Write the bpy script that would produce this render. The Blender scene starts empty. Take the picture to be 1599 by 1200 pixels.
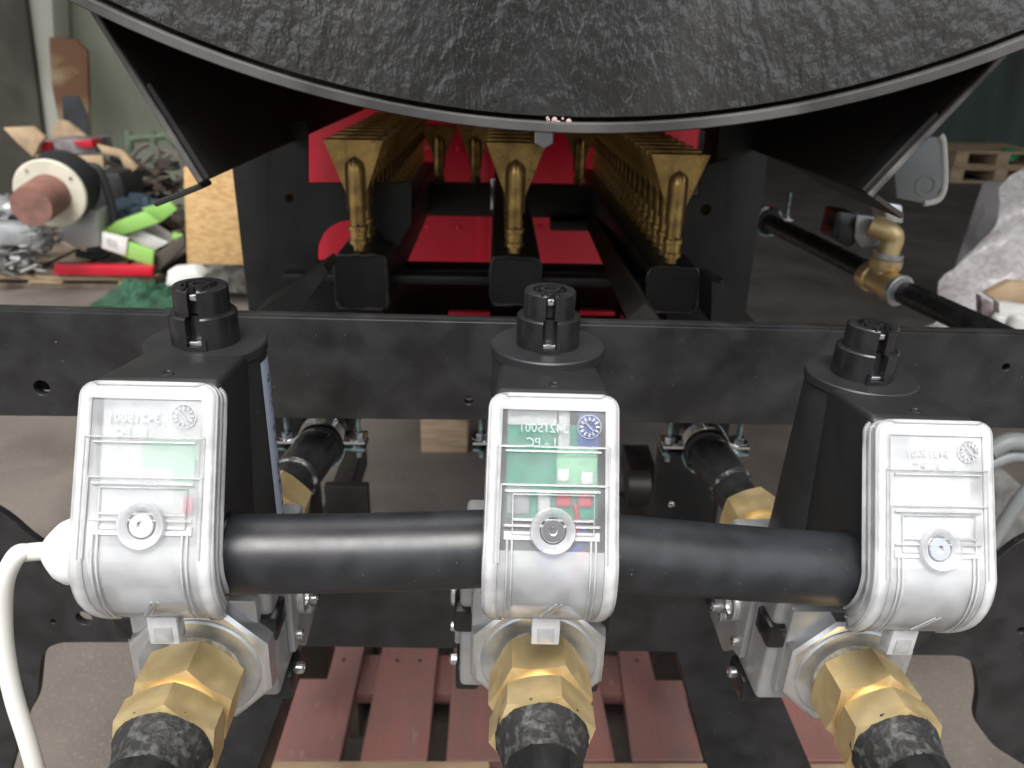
import bpy, bmesh, math, random
from mathutils import Vector, Matrix, noise as mnoise
random.seed(7)
PI = math.pi
R_ = math.radians
scene = bpy.context.scene
COL = scene.collection

# ------------------------------------------------------------------ camera
PITCH, YAW, ROLL, F = R_(23.0), R_(1.33), R_(1.2), 1230.0
CAM = Vector((0, 0, 1.07))
fwd = Vector((math.sin(YAW)*math.cos(PITCH), math.cos(YAW)*math.cos(PITCH), -math.sin(PITCH)))
r0 = Vector((math.cos(YAW), -math.sin(YAW), 0)); u0 = r0.cross(fwd)
CR = r0*math.cos(ROLL) + u0*math.sin(ROLL)
CU = -r0*math.sin(ROLL) + u0*math.cos(ROLL)
cd = bpy.data.cameras.new('camera'); cam = bpy.data.objects.new('camera', cd); COL.objects.link(cam)
cd.sensor_width = 36; cd.lens = 36*F/1599; cd.clip_start = .01; cd.clip_end = 200
M = Matrix((CR, CU, -fwd)).transposed().to_4x4(); M.translation = CAM
cam.matrix_world = M
cd.dof.use_dof = True; cd.dof.focus_distance = .37; cd.dof.aperture_fstop = 14.0
scene.camera = cam

# ------------------------------------------------------------------ light
scene.view_settings.view_transform = 'Standard'; scene.view_settings.look = 'None'
scene.view_settings.exposure = 0.8; scene.view_settings.gamma = 1
world = bpy.data.worlds.new('World'); scene.world = world; world.use_nodes = True
nt = world.node_tree; nt.nodes.clear()
sky = nt.nodes.new('ShaderNodeTexSky'); sky.sky_type = 'NISHITA'; sky.sun_disc = False
SUN_EL, SUN_AZ = R_(61), R_(186)          # azimuth clockwise from +Y : behind the camera, a little left
sky.sun_elevation = SUN_EL; sky.sun_rotation = SUN_AZ; sky.dust_density = 4.0; sky.ozone_density = .6
hs = nt.nodes.new('ShaderNodeHueSaturation'); hs.inputs['Saturation'].default_value = .35   # overcast
bg = nt.nodes.new('ShaderNodeBackground'); bg.inputs[1].default_value = .15
wo = nt.nodes.new('ShaderNodeOutputWorld')
nt.links.new(sky.outputs[0], hs.inputs['Color']); nt.links.new(hs.outputs[0], bg.inputs[0]); nt.links.new(bg.outputs[0], wo.inputs[0])
sl = bpy.data.lights.new('sun', 'SUN'); sl.energy = 2.0; sl.angle = R_(34); sl.color = (1, .97, .92)
so = bpy.data.objects.new('sun', sl); COL.objects.link(so)
sd = Vector((math.sin(SUN_AZ)*math.cos(SUN_EL), math.cos(SUN_AZ)*math.cos(SUN_EL), math.sin(SUN_EL)))
so.rotation_euler = (-sd).to_track_quat('-Z', 'Y').to_euler()

# ------------------------------------------------------------------ pixel -> world
def ray(px, py): return CR*((px-799.5)/F) - CU*((py-600)/F) + fwd
def at(px, py, Y):
    d = ray(px, py); return CAM + d*(Y/d.y)
def atz(px, py, Z):
    d = ray(px, py); return CAM + d*((Z-CAM.z)/d.z)
def mpp(P): return (Vector(P)-CAM).dot(fwd)/F       # metres per pixel at a point

# ------------------------------------------------------------------ materials
MATS = {}
def mat(name, base=(.5,.5,.5), rough=.5, metal=0.0, bump=0.0, bscale=200.0, var=0.0, vscale=20.0, var2=None,
        spec=.5, detail=4, dist=.2, coat=0.0, bdist=.001, stretch=None, rvar=0.0, dust=None, emis=None, bump2=None, thresh=(.4,.6)):
    if name in MATS: return MATS[name]
    m = bpy.data.materials.new(name); m.use_nodes = True; MATS[name] = m
    t = m.node_tree; L = t.links; b = t.nodes['Principled BSDF']
    b.inputs['Base Color'].default_value = (*base, 1); b.inputs['Roughness'].default_value = rough
    b.inputs['Metallic'].default_value = metal; b.inputs['Specular IOR Level'].default_value = spec
    b.inputs['Coat Weight'].default_value = coat
    tc = t.nodes.new('ShaderNodeTexCoord'); src = tc.outputs['Object']
    if stretch:
        mp = t.nodes.new('ShaderNodeMapping'); mp.inputs['Scale'].default_value = stretch
        L.new(src, mp.inputs[0]); src = mp.outputs[0]
    def noise(s, d=detail, dist=0.0):
        n = t.nodes.new('ShaderNodeTexNoise'); n.inputs['Scale'].default_value = s; n.inputs['Detail'].default_value = d
        n.inputs['Distortion'].default_value = dist; L.new(src, n.inputs['Vector']); return n.outputs['Fac']
    if var or var2:
        r = t.nodes.new('ShaderNodeValToRGB'); L.new(noise(vscale, 6, .3), r.inputs[0])
        r.color_ramp.elements[0].position = thresh[0]; r.color_ramp.elements[1].position = thresh[1]
        c2 = var2 if var2 else tuple(min(1, c*(1+var)) for c in base)
        c1 = base if var2 else tuple(c*(1-var) for c in base)
        r.color_ramp.elements[0].color = (*c1, 1); r.color_ramp.elements[1].color = (*c2, 1)
        L.new(r.outputs[0], b.inputs['Base Color'])
    if dust:
        r2 = t.nodes.new('ShaderNodeValToRGB'); L.new(noise(dust[0], 2), r2.inputs[0])
        r2.color_ramp.elements[0].position = dust[1]; r2.color_ramp.elements[1].position = dust[1]+.06
        r2.color_ramp.elements[0].color = (0,0,0,1); r2.color_ramp.elements[1].color = (dust[2],)*3+(1,)
        mx = t.nodes.new('ShaderNodeMix'); mx.data_type = 'RGBA'; L.new(r2.outputs[0], mx.inputs[0])
        if b.inputs['Base Color'].links: L.new(b.inputs['Base Color'].links[0].from_socket, mx.inputs[6])
        else: mx.inputs[6].default_value = (*base, 1)
        mx.inputs[7].default_value = (.55,.55,.54,1); L.new(mx.outputs[2], b.inputs['Base Color'])
    if rvar:
        mr = t.nodes.new('ShaderNodeMapRange'); mr.inputs['From Min'].default_value = .3; mr.inputs['From Max'].default_value = .7
        mr.inputs['To Min'].default_value = max(.03, rough-rvar); mr.inputs['To Max'].default_value = min(1, rough+rvar)
        L.new(noise(vscale*1.7), mr.inputs[0]); L.new(mr.outputs[0], b.inputs['Roughness'])
    if bump:
        bn = t.nodes.new('ShaderNodeBump'); bn.inputs['Strength'].default_value = bump; bn.inputs['Distance'].default_value = bdist
        L.new(noise(bscale, detail, dist), bn.inputs['Height'])
        out = bn.outputs[0]
        if bump2:
            b2 = t.nodes.new('ShaderNodeBump'); b2.inputs['Strength'].default_value = bump2[1]; b2.inputs['Distance'].default_value = bump2[2]
            L.new(noise(bump2[0], 2, .5), b2.inputs['Height']); L.new(out, b2.inputs['Normal']); out = b2.outputs[0]
        L.new(out, b.inputs['Normal'])
    if emis: b.inputs['Emission Color'].default_value = (*emis, 1); b.inputs['Emission Strength'].default_value = 1
    return m

def clear_mat(name, clear, frost, tint=(.86,.88,.90), rough=.12, blur=0, gloss=None):
    """thin moulded polycarbonate: part see-through, part milky, glossy"""
    if name in MATS: return MATS[name]
    m = bpy.data.materials.new(name); m.use_nodes = True; MATS[name] = m
    t = m.node_tree; L = t.links; t.nodes.clear()
    o = t.nodes.new('ShaderNodeOutputMaterial')
    tr = t.nodes.new('ShaderNodeBsdfTransparent'); tr.inputs[0].default_value = (clear, clear, clear, 1)
    if blur:   # slightly satin plastic scatters what lies behind it
        rf = t.nodes.new('ShaderNodeBsdfRefraction'); rf.inputs['Color'].default_value = (clear, clear, clear, 1); rf.inputs['IOR'].default_value = 1.06; rf.inputs['Roughness'].default_value = blur
        mb = t.nodes.new('ShaderNodeMixShader'); mb.inputs[0].default_value = .6
        L.new(tr.outputs[0], mb.inputs[1]); L.new(rf.outputs[0], mb.inputs[2]); tr = mb
    df = t.nodes.new('ShaderNodeBsdfDiffuse'); df.inputs[0].default_value = (*tint, 1)
    tl = t.nodes.new('ShaderNodeBsdfTranslucent'); tl.inputs[0].default_value = (*tint, 1)
    mx = t.nodes.new('ShaderNodeMixShader'); mx.inputs[0].default_value = .22
    L.new(df.outputs[0], mx.inputs[1]); L.new(tl.outputs[0], mx.inputs[2])
    m2 = t.nodes.new('ShaderNodeMixShader')
    tc = t.nodes.new('ShaderNodeTexCoord'); n = t.nodes.new('ShaderNodeTexNoise'); n.inputs['Scale'].default_value = 60; n.inputs['Detail'].default_value = 3
    L.new(tc.outputs['Object'], n.inputs['Vector'])
    mr = t.nodes.new('ShaderNodeMapRange'); mr.inputs['To Min'].default_value = frost*.7; mr.inputs['To Max'].default_value = frost*1.3
    mr.inputs['From Min'].default_value = .3; mr.inputs['From Max'].default_value = .7
    L.new(n.outputs['Fac'], mr.inputs[0]); L.new(mr.outputs[0], m2.inputs[0])
    L.new(tr.outputs[0], m2.inputs[1]); L.new(mx.outputs[0], m2.inputs[2])
    gl = t.nodes.new('ShaderNodeBsdfGlossy'); gl.inputs['Roughness'].default_value = rough
    fr = t.nodes.new('ShaderNodeFresnel'); fr.inputs[0].default_value = 1.58
    m3 = t.nodes.new('ShaderNodeMixShader')
    if gloss is None: L.new(fr.outputs[0], m3.inputs[0])
    else: m3.inputs[0].default_value = gloss
    L.new(m2.outputs[0], m3.inputs[1]); L.new(gl.outputs[0], m3.inputs[2])
    L.new(m3.outputs[0], o.inputs[0])
    return m

paint = mat('black_paint', (.016,.016,.017), .42, bump=.35, bscale=260, bdist=.0006, var=.35, vscale=30, rvar=.12, bump2=(45,.3,.0015), dust=(420,.72,.35))
paint_dull = mat('dull_black_paint', (.010,.0098,.0095), .52, bump=.3, bscale=200, bdist=.0006, var=.4, vscale=25)
endpaint = mat('thick_brushed_black_paint', (.022,.022,.022), .25, bump=.65, bscale=135, bdist=.0022, var=.3, vscale=9, rvar=.06, bump2=(42,.36,.006), stretch=(1.15,1,.75), detail=3, dist=0, spec=.9, coat=.5)
rimsteel = mat('painted_rim', (.06,.058,.056), .45, bump=.2, bscale=150, var=.4, vscale=12)
skirt = mat('red_black_skirt', (.030,.026,.025), .45, bump=.2, bscale=90, var2=(.044,.029,.026), vscale=9)  # near-black with redder mottling
plastic = mat('black_moulded_plastic', (.017,.018,.019), .45, bump=.15, bscale=1500, bdist=.0002, var=.15, vscale=40, dust=(900,.74,.5))
plastic_s = mat('satin_black_plastic', (.015,.015,.016), .24, bump=.06, bscale=900, bdist=.0002, var=.2, vscale=80)
sleeve = mat('satin_black_sleeve', (.02,.022,.026), .36, bump=.12, bscale=30, bdist=.0012, var=.25, vscale=50, rvar=.04, dust=(700,.74,.5))
alu = mat('cast_aluminium', (.48,.49,.50), .5, metal=.7, bump=.4, bscale=700, bdist=.0003, var=.08, vscale=60, rvar=.08)
alu_m = mat('machined_aluminium', (.72,.73,.74), .3, metal=.85, bump=.05, bscale=400, var=.06, vscale=90)
zinc = mat('zinc_plated_face', (.42,.45,.48), .42, metal=.8, bump=.1, bscale=300, var2=(.62,.63,.62), vscale=55, rvar=.1)
screwm = mat('zinc_screw', (.7,.71,.73), .24, metal=1, bump=.1, bscale=900, bdist=.0003)
teal = mat('zinc_teal_reflection', (.28,.40,.42), .3, metal=.9, var=.3, vscale=150)  # zinc with a teal reflection put into its base colour
brass = mat('brass_nut', (.78,.62,.34), .46, metal=.78, bump=.3, bscale=350, bdist=.0003, var2=(.72,.54,.26), vscale=60, rvar=.1)
brass_d = mat('burner_brass', (.66,.45,.16), .32, metal=.85, bump=.2, bscale=250, bdist=.0004, var2=(.40,.26,.10), vscale=50, rvar=.1)
pipeb = mat('black_pipe', (.013,.013,.014), .3, bump=.25, bscale=120, bdist=.0006, var2=(.022,.022,.023), vscale=70, rvar=.1, thresh=(.5,.7))
sealm = mat('pipe_sealant_smears', (.018,.018,.018), .55, bump=.8, bscale=200, bdist=.0015, var2=(.10,.10,.095), vscale=210, thresh=(.52,.72))
hemp = mat('hemp_and_paste', (.55,.48,.38), .8, bump=.8, bscale=500, bdist=.0008, var2=(.30,.27,.22), vscale=200)
redp = mat('red_gloss_paint', (.60,.014,.036), .28, bump=.05, bscale=20, var=.08, vscale=8)
white = mat('white_plastic', (.80,.81,.82), .4)
cablew = mat('off_white_cable', (.66,.66,.63), .45, bump=.05, bscale=300)
pcb = mat('green_board', (.015,.30,.19), .4, var=.15, vscale=200)
termg = mat('pale_green_terminal', (.30,.62,.42), .4)
redc = mat('red_component', (.65,.03,.06), .4)
bluew = mat('blue_wire', (.03,.10,.42), .4)
greyc = mat('grey_component', (.35,.37,.40), .5)
pale_and_glare = mat('pale_plastic_and_glare', (.60,.63,.64), .5)  # pale plastic parts, and the plates that stand in for cover glare
sticker = mat('printed_sticker', (.40,.46,.58), .4)
ink = mat('black_ink', (.02,.02,.03), .5)
win_c = clear_mat('clear_window', .98, .19, blur=.85)
win_h = clear_mat('half_glare_window', .97, .42, blur=.8)  # extra frost stands in for glare on the left cover
win_w = clear_mat('glare_window', .96, .6, blur=.8)  # heaviest frost, painting the glare on the right cover
win_f = clear_mat('frosted_window_foot', .95, .5, blur=.8)
frame_c = clear_mat('moulded_clear_edge', .95, .70, tint=(.88,.89,.90))
ridge_c = clear_mat('clear_moulding_ridge', .93, .45, tint=(.92,.93,.94))
emb_c = clear_mat('embossed_clear_marks', .97, .38, tint=(.95,.96,1), rough=.2)
floor_m = mat('stained_concrete', (.150,.130,.112), .72, bump=.5, bscale=45, bdist=.003, var2=(.085,.073,.063), vscale=3.2, rvar=.12, thresh=(.35,.68), bump2=(300,.6,.0015), dust=(150,.58,.10))
osb = mat('chipboard', (.62,.42,.20), .8, bump=.4, bscale=60, var2=(.50,.30,.12), vscale=26, stretch=(1,1,2.5))
wood = mat('pale_pallet_wood', (.46,.34,.22), .8, bump=.4, bscale=40, stretch=(1,1,8), var2=(.34,.24,.15), vscale=10)
woodg = mat('grey_pallet_wood', (.25,.20,.15), .85, bump=.4, bscale=40, var2=(.16,.12,.09), vscale=14)
redwood = mat('red_stained_board', (.25,.108,.094), .66, bump=.8, bscale=60, bdist=.003, var2=(.165,.10,.09), vscale=16, dust=(90,.68,.1), rvar=.1, stretch=(1,.35,1), thresh=(.35,.7))
card = mat('brown_cardboard', (.52,.38,.24), .85, var=.15, vscale=12)
wallg = mat('mossy_render', (.30,.32,.24), .9, bump=.3, bscale=12, var2=(.42,.43,.34), vscale=2.2, stretch=(1,1,.3))
wallg2 = mat('unseen_dark_render', (.10,.095,.075), .9, var=.2, vscale=3)
greent = mat('green_tarpaulin', (.045,.075,.06), .6, var2=(.02,.03,.028), vscale=2.5, stretch=(1,1,.15), bump=.4, bscale=5, bdist=.02)
greenf = mat('green_fabric', (.02,.075,.042), .8, var=.3, vscale=15, bump=.5, bscale=20, bdist=.01)
greenb = mat('light_green_card', (.30,.58,.14), .6)
whitec = mat('white_card', (.72,.72,.70), .6, var=.06, vscale=20)
dark = mat('dark_rubber', (.02,.021,.024), .6)
steelg = mat('grey_steel', (.33,.34,.35), .45, metal=.5, var=.2, vscale=12)
rust = mat('rusty_iron', (.20,.11,.09), .7, metal=.2, var2=(.30,.15,.12), vscale=14)
cream = mat('cream_enamel', (.70,.68,.56), .5, var=.08, vscale=10)
film = clear_mat('crumpled_film', .92, .8, tint=(.80,.77,.77), rough=.25, gloss=.05)
pvc = mat('grey_plastic', (.22,.235,.24), .45)

# ------------------------------------------------------------------ mesh helpers
def sharpen(bm, ang=32):
    c = math.cos(R_(ang))
    for f in bm.faces: f.smooth = True
    for e in bm.edges:
        if len(e.link_faces) == 2:
            a, b = e.link_faces
            if a.normal.length and b.normal.length and a.normal.dot(b.normal) < c: e.smooth = False
def obj(name, bm, m, parent=None, sharp=32, loc=None, rot=None):
    bmesh.ops.recalc_face_normals(bm, faces=bm.faces); bm.normal_update()
    if sharp: sharpen(bm, sharp)
    me = bpy.data.meshes.new(name); bm.to_mesh(me); bm.free(); me.materials.append(m)
    o = bpy.data.objects.new(name, me); COL.objects.link(o)
    if parent: o.parent = parent
    if loc is not None: o.location = loc
    if rot is not None: o.rotation_euler = rot
    return o
def tag(o, label=None, cat=None, group=None, kind=None):
    if label: o['label'] = label
    if cat: o['category'] = cat
    if group: o['group'] = group
    if kind: o['kind'] = kind
    return o
def thing(name, label, cat, loc=(0,0,0), rot=(0,0,0), group=None):
    o = bpy.data.objects.new(name, None); COL.objects.link(o); o.location = loc; o.rotation_euler = rot
    o.empty_display_size = .02
    return tag(o, label, cat, group)
def B(): return bmesh.new()
def bevel(bm, w, seg=2, ang=30, geom=None):
    c = math.cos(R_(ang)); bm.normal_update()
    ed = [e for e in (geom or bm.edges) if len(e.link_faces) == 2 and e.link_faces[0].normal.dot(e.link_faces[1].normal) < c]
    if ed: bmesh.ops.bevel(bm, geom=ed, offset=w, segments=seg, affect='EDGES', profile=.5, clamp_overlap=True)
    return bm
def box(bm, x0, x1, y0, y1, z0, z1):
    v = [bm.verts.new((x, y, z)) for x in (x0, x1) for y in (y0, y1) for z in (z0, z1)]
    for a in ((0,1,3,2), (4,6,7,5), (0,4,5,1), (2,3,7,6), (0,2,6,4), (1,5,7,3)): bm.faces.new([v[i] for i in a])
    return v
def bx(x0, x1, y0, y1, z0, z1, bv=0, seg=2):
    bm = B(); box(bm, x0, x1, y0, y1, z0, z1); bm.normal_update()
    if bv: bmesh.ops.recalc_face_normals(bm, faces=bm.faces); bevel(bm, bv, seg)
    return bm
def basis(d):
    d = Vector(d).normalized(); a = Vector((0,0,1)) if abs(d.z) < .9 else Vector((1,0,0))
    u = d.cross(a).normalized(); return u, d.cross(u).normalized()
def ring(bm, c, u, v, r, n, ph=0): return [bm.verts.new(Vector(c) + u*r*math.cos(2*PI*k/n+ph) + v*r*math.sin(2*PI*k/n+ph)) for k in range(n)]
def bridge(bm, a, b):
    n = len(a)
    for k in range(n): bm.faces.new((a[k], a[(k+1) % n], b[(k+1) % n], b[k]))
def lathe(bm, p, d, prof, n=40, ph=0, caps=True):
    """prof: list of (distance along d, radius)"""
    u, v = basis(d); d = Vector(d).normalized(); prev = None; first = None
    for (t, r) in prof:
        q = ring(bm, Vector(p)+d*t, u, v, max(r, 1e-5), n, ph)
        if prev: bridge(bm, prev, q)
        else: first = q
        prev = q
    if caps:
        bm.faces.new(first); bm.faces.new(list(reversed(prev)))
    return bm
def cyl(p, d, r, L, n=32, bv=0, ph=0):
    pr = [(0, r), (L, r)] if not bv else [(0, r-bv), (bv*.3, r-bv*.3), (bv, r), (L-bv, r), (L-bv*.3, r-bv*.3), (L, r-bv)]
    return lathe(B(), p, d, pr, n, ph)
def prism(pts, d, bm=None):
    """pts 3D polygon extruded by d"""
    bm = bm or B(); d = Vector(d)
    a = [bm.verts.new(Vector(p)) for p in pts]; b = [bm.verts.new(Vector(p)+d) for p in pts]
    bm.faces.new(a); bm.faces.new(list(reversed(b))); bridge(bm, a, b); return bm
def sweep(path, r, n=16, bm=None, caps=True):
    bm = bm or B(); path = [Vector(p) for p in path]; N = len(path); prev = None; u = None
    for i, p in enumerate(path):
        t = (path[min(i+1, N-1)] - path[max(i-1, 0)]).normalized()
        if u is None: u, _ = basis(t)
        u = (u - t*u.dot(t)).normalized(); v = t.cross(u)
        rr = r[i] if isinstance(r, (list, tuple)) else r
        q = ring(bm, p, u, v, rr, n)
        if prev: bridge(bm, prev, q)
        elif caps: bm.faces.new(q)
        prev = q
    if caps: bm.faces.new(list(reversed(prev)))
    return bm
def smooth_path(pts, k=8):
    pts = [Vector(p) for p in pts]; P = [pts[0]]+pts+[pts[-1]]; out = []
    for i in range(1, len(P)-2):
        for j in range(k):
            t = j/k; a, b, c, d = P[i-1], P[i], P[i+1], P[i+2]
            out.append(.5*((2*b)+(c-a)*t+(2*a-5*b+4*c-d)*t*t+(3*b-a-3*c+d)*t*t*t))
    out.append(pts[-1]); return out
def outline_solid(outer, holes, thick, bv=0):
    """flat shape with cut-outs in the local XY plane (curve fill), extruded; returns mesh data"""
    cu = bpy.data.curves.new('cut', 'CURVE'); cu.dimensions = '2D'; cu.fill_mode = 'BOTH'; cu.extrude = thick/2; cu.bevel_depth = bv; cu.bevel_resolution = 1
    for poly in [outer]+holes:
        s = cu.splines.new('POLY'); s.points.add(len(poly)-1); s.use_cyclic_u = True
        for p, q in zip(s.points, poly): p.co = (q[0], q[1], 0, 1)
    o = bpy.data.objects.new('cut', cu); COL.objects.link(o)
    dg = bpy.context.evaluated_depsgraph_get(); me = bpy.data.meshes.new_from_object(o.evaluated_get(dg))
    bpy.data.objects.remove(o); return me
def me_obj(name, me, m, parent=None, mtx=None, sharp=True):
    me.name = name
    if mtx is not None: me.transform(mtx)
    me.materials.clear(); me.materials.append(m)
    o = bpy.data.objects.new(name, me); COL.objects.link(o); o.parent = parent; return o
def rounded(pts, r, n=6):
    """round polygon corners; r a number or list"""
    out = []; N = len(pts)
    for i in range(N):
        p = Vector(pts[i]).to_2d(); a = Vector(pts[i-1]).to_2d()-p; b = Vector(pts[(i+1) % N]).to_2d()-p
        rr = r[i] if isinstance(r, (list, tuple)) else r
        if rr <= 0: out.append(tuple(p)); continue
        c = min(rr, a.length*.45, b.length*.45); A = p+a.normalized()*c; Bp = p+b.normalized()*c
        for k in range(n+1):
            t = k/n; q = A*(1-t)**2 + p*2*t*(1-t) + Bp*t*t; out.append((q.x, q.y))
    return out
def circle2(cx, cy, r, n=20): return [(cx+r*math.cos(2*PI*k/n), cy+r*math.sin(2*PI*k/n)) for k in range(n)]
def slab_px(name, pts, Y, depth, m, parent=None, bv=.004):
    """shape seen at pixels pts, standing at distance Y, with real thickness going back"""
    P = [at(x, y, Y) for x, y in pts]; bm = prism(P, (0, depth, 0))
    bmesh.ops.recalc_face_normals(bm, faces=bm.faces)
    if bv: bevel(bm, bv, 2, 25)
    return obj(name, bm, m, parent)
def copy_tree(o, parent=None):
    c = o.copy(); COL.objects.link(c); c.parent = parent
    for ch in list(o.children): copy_tree(ch, c)
    return c

# ================================================================== SETTING
bm = B(); box(bm, -14, 14, -9, 16, -.05, 0)
tag(obj('floor', bm, floor_m), kind='structure')
bm = B(); box(bm, -14, -.7, 5.6, 5.8, 0, 4.2); tag(obj('wall_left', bm, wallg), kind='structure')
bm = B(); box(bm, -.7, 14, 10.5, 10.7, 0, 4.2); tag(obj('wall_far', bm, greent), kind='structure')
bm = B(); box(bm, -.6, 14, -.6, 16, 4.2, 4.35); box(bm, -14, -.602, 2.2, 16, 4.2, 4.35); tag(obj('shading_roof', bm, wallg2), kind='structure')  # unseen roof, added in two pieces to shade the right and back
bm = B(); box(bm, -.75, 1.35, -5.5, -5.2, 0, 5.0); tag(obj('dark_reflection_wall', bm, wallg2), kind='structure')  # unseen wall added behind the camera to darken the boiler end's reflection

# ================================================================== BOILER
boiler = thing('boiler', 'huge round black boiler end with thick brushed paint and grey rim above the burners', 'boiler', (.0529, .55, 1.7557))
RB = .7363
bm = B(); lathe(bm, (0, .004, 0), (0,1,0), [(0, RB-.0105), (.0006, RB-.0098), (.008, RB-.0095)], 200)
obj('end_plate', bm, endpaint, boiler)
bm = B()   # rim of the shell standing proud of the end plate
u, v = Vector((1,0,0)), Vector((0,0,1)); N = 220; rings = []
for (y, r) in ((.02, RB-.0066), (-.004, RB-.0066), (-.0050, RB-.006), (-.0052, RB-.0008), (-.004, RB), (1.05, RB)):
    rings.append(ring(bm, (0, y, 0), u, v, r, N))
for a, b in zip(rings, rings[1:]): bridge(bm, a, b)
obj('shell', bm, rimsteel, boiler)
w = at(850, 212, .545) - boiler.location
bm = lathe(B(), (w.x, -.004, w.z-.0015), (0,1,0), [(0,.0062),(.001,.0072),(.014,.0072)], 6, ph=PI/6)
obj('drain_bolt', bm, screwm, boiler)
pc = at(878, 192, .55) - boiler.location
bm = B()
for k in range(9):
    x = pc.x + random.uniform(-.011, .016); z = pc.z + random.uniform(-.001, .003)
    lathe(bm, (x, .0035, z), (0,-1,0), [(0, random.uniform(.0008,.002)), (.0005, .0006)], 7)
obj('paint_chip', bm, mat('chipped_primer', (.5,.35,.33), .7), boiler)
def skirt_plate(side):
    # slanted side plate running back under the shell with an outward lip at its foot
    if side < 0:
        a = at(160, 28, .575); b = at(312, 287, .575); lip = at(238, 316, .575)
    else:
        a = at(1518, 112, .575); b = at(1352, 303, .575); lip = at(1408, 343, .575)
    a.z += .06; a.x += .052 if side > 0 else -.035
    D = .95
    def strip(p, q, t, y0, y1, name, m):
        d = (q-p); d.y = 0; d.normalize(); n = Vector((-d.z, 0, d.x))*t
        P = [p, q, q+n, p+n]; P = [Vector((k.x, y0, k.z)) for k in P]
        bm = prism(P, (0, y1-y0, 0)); bmesh.ops.recalc_face_normals(bm, faces=bm.faces); bevel(bm, .0008, 1)
        o = obj(name, bm, m, boiler); o.location = -boiler.location; return o
    strip(a, b, .004, .575, .575+D, 'side_plate', skirt); strip(a, b, .0042, .571, .5745, 'lit_edge_strip', mat('lit_edge_grey', (.10,.097,.093), .45, var=.4, vscale=30))  # grey strip paints the light on the plate's front edge
    strip(b, lip, .004, .575, .575+.022, 'side_lip', paint_dull) if side < 0 else strip(b, lip, .004, .575, .575+.16, 'side_lip', skirt)
    p = a.lerp(b, .62); dd = (b-a).normalized()
    n2 = Vector((-dd.z, 0, dd.x)) * (-.0045 if side > 0 else .0045)
    q0, q1 = p+n2, b+n2
    strip(q0, q1, .004, .574, .600, 'stiffener', paint_dull)
skirt_plate(-1); skirt_plate(1)

# ================================================================== FRAME
frame = thing('steel_stand', 'black painted steel stand of laser cut plates carrying boiler and valves', 'stand', (0, .5, .9))
FY = .5
def pp(x, y, Y=FY):
    P = at(x, y, Y); return (P.x, P.z)
outer = [pp(-120, 484), pp(1760, 529), pp(1800, 1700), pp(-300, 1700)]
h = []
h.append(rounded([pp(-90, 650), pp(150, 650), pp(420, 652), pp(420, 880), pp(180, 888), pp(40, 842), pp(-90, 740)], [.02,0,0,0,0,.03,.02]))
h.append(rounded([pp(424, 652), pp(1228, 672), pp(1226, 935), pp(424, 905)], [0,0,0,0]))
h[0] = rounded([pp(-90, 648), pp(700, 655), pp(1560, 668), pp(1760, 672), pp(1760, 800), pp(1600, 838), pp(1540, 890), pp(1480, 932), pp(1000, 915), pp(420, 898), pp(150, 890), pp(60, 852), pp(0, 797), pp(-90, 765)], [.02,0,0,.02,.02,.03,.02,.01,0,0,.01,.03,.02,.02]); h.pop(1)
h.append(rounded([pp(66, 1003), pp(340, 1003), pp(310, 1400), pp(-40, 1400), pp(40, 1120), pp(58, 1090)], [.022,0,0,.0,.01,.01], 8))
h.append(rounded([pp(472, 1009), pp(1058, 1018), pp(1185, 1500), pp(290, 1500)], [.003,.003,0,0]))
h.append(rounded([pp(1190, 1020), pp(1520, 1024), pp(1530, 1080), pp(1522, 1125), pp(1552, 1165), pp(1640, 1220), pp(1640, 1400), pp(1352, 1400)], [0,.02,.02,.012,.01,0,0,0], 8))
for (x, y, r) in ((65, 606, 13.5), (732, 626, 7.5), (1571, 574, 7), (83, 971, 5), (131, 966, 13.5), (1594, 985, 7)):
    P = at(x, y, FY); h.append(circle2(P.x, P.z, r*mpp(P)))
me = outline_solid([p for p in outer], h, .006, .0004)
o = me_obj('front_plate', me, paint, frame, Matrix.Translation((0, FY+.0034, 0)) @ Matrix.Rotation(PI/2, 4, 'X'))
o.location = -frame.location
def fbox(name, a, b, m=paint, bv=.001, parent=frame, **k):
    bm = bx(min(a[0],b[0]), max(a[0],b[0]), min(a[1],b[1]), max(a[1],b[1]), min(a[2],b[2]), max(a[2],b[2]), bv)
    o = obj(name, bm, m, parent); o.location = -parent.location; return o
# top flange of the front rail (the plate folded back) with a second strip behind it, ending short on the right
tl, tr = at(-120, 484, FY), at(1760, 529, FY)
def tilt_box(name, p, q, y0, y1, t, m, up=0):
    P = [Vector((p.x, y0, p.z+up)), Vector((q.x, y0, q.z+up)), Vector((q.x, y0, q.z-t+up)), Vector((p.x, y0, p.z-t+up))]
    bm = prism(P, (0, y1-y0, 0)); bmesh.ops.recalc_face_normals(bm, faces=bm.faces); bevel(bm, .0008, 2)
    o = obj(name, bm, m, frame); o.location = -frame.location; return o
tilt_box('top_flange', tl, tr, FY+.0072, FY+.014, .05, paint, .0006)
tr2 = at(1291, 512, FY+.016); tl2 = at(-120, 482, FY+.016)
tilt_box('backing_strip', tl2, tr2, FY+.0145, FY+.021, .06, paint_dull, .0018)
# posts at the back of the rack
pY = .86
def post(px0, px1, name='post'):
    a = at(px0, 300, pY); b = at(px1, 300, pY)
    return fbox(name, (a.x, pY, .25), (b.x, pY+.06, 1.25), paint_dull, .002)
post(366, 440); post(1112, 1192)
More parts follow.
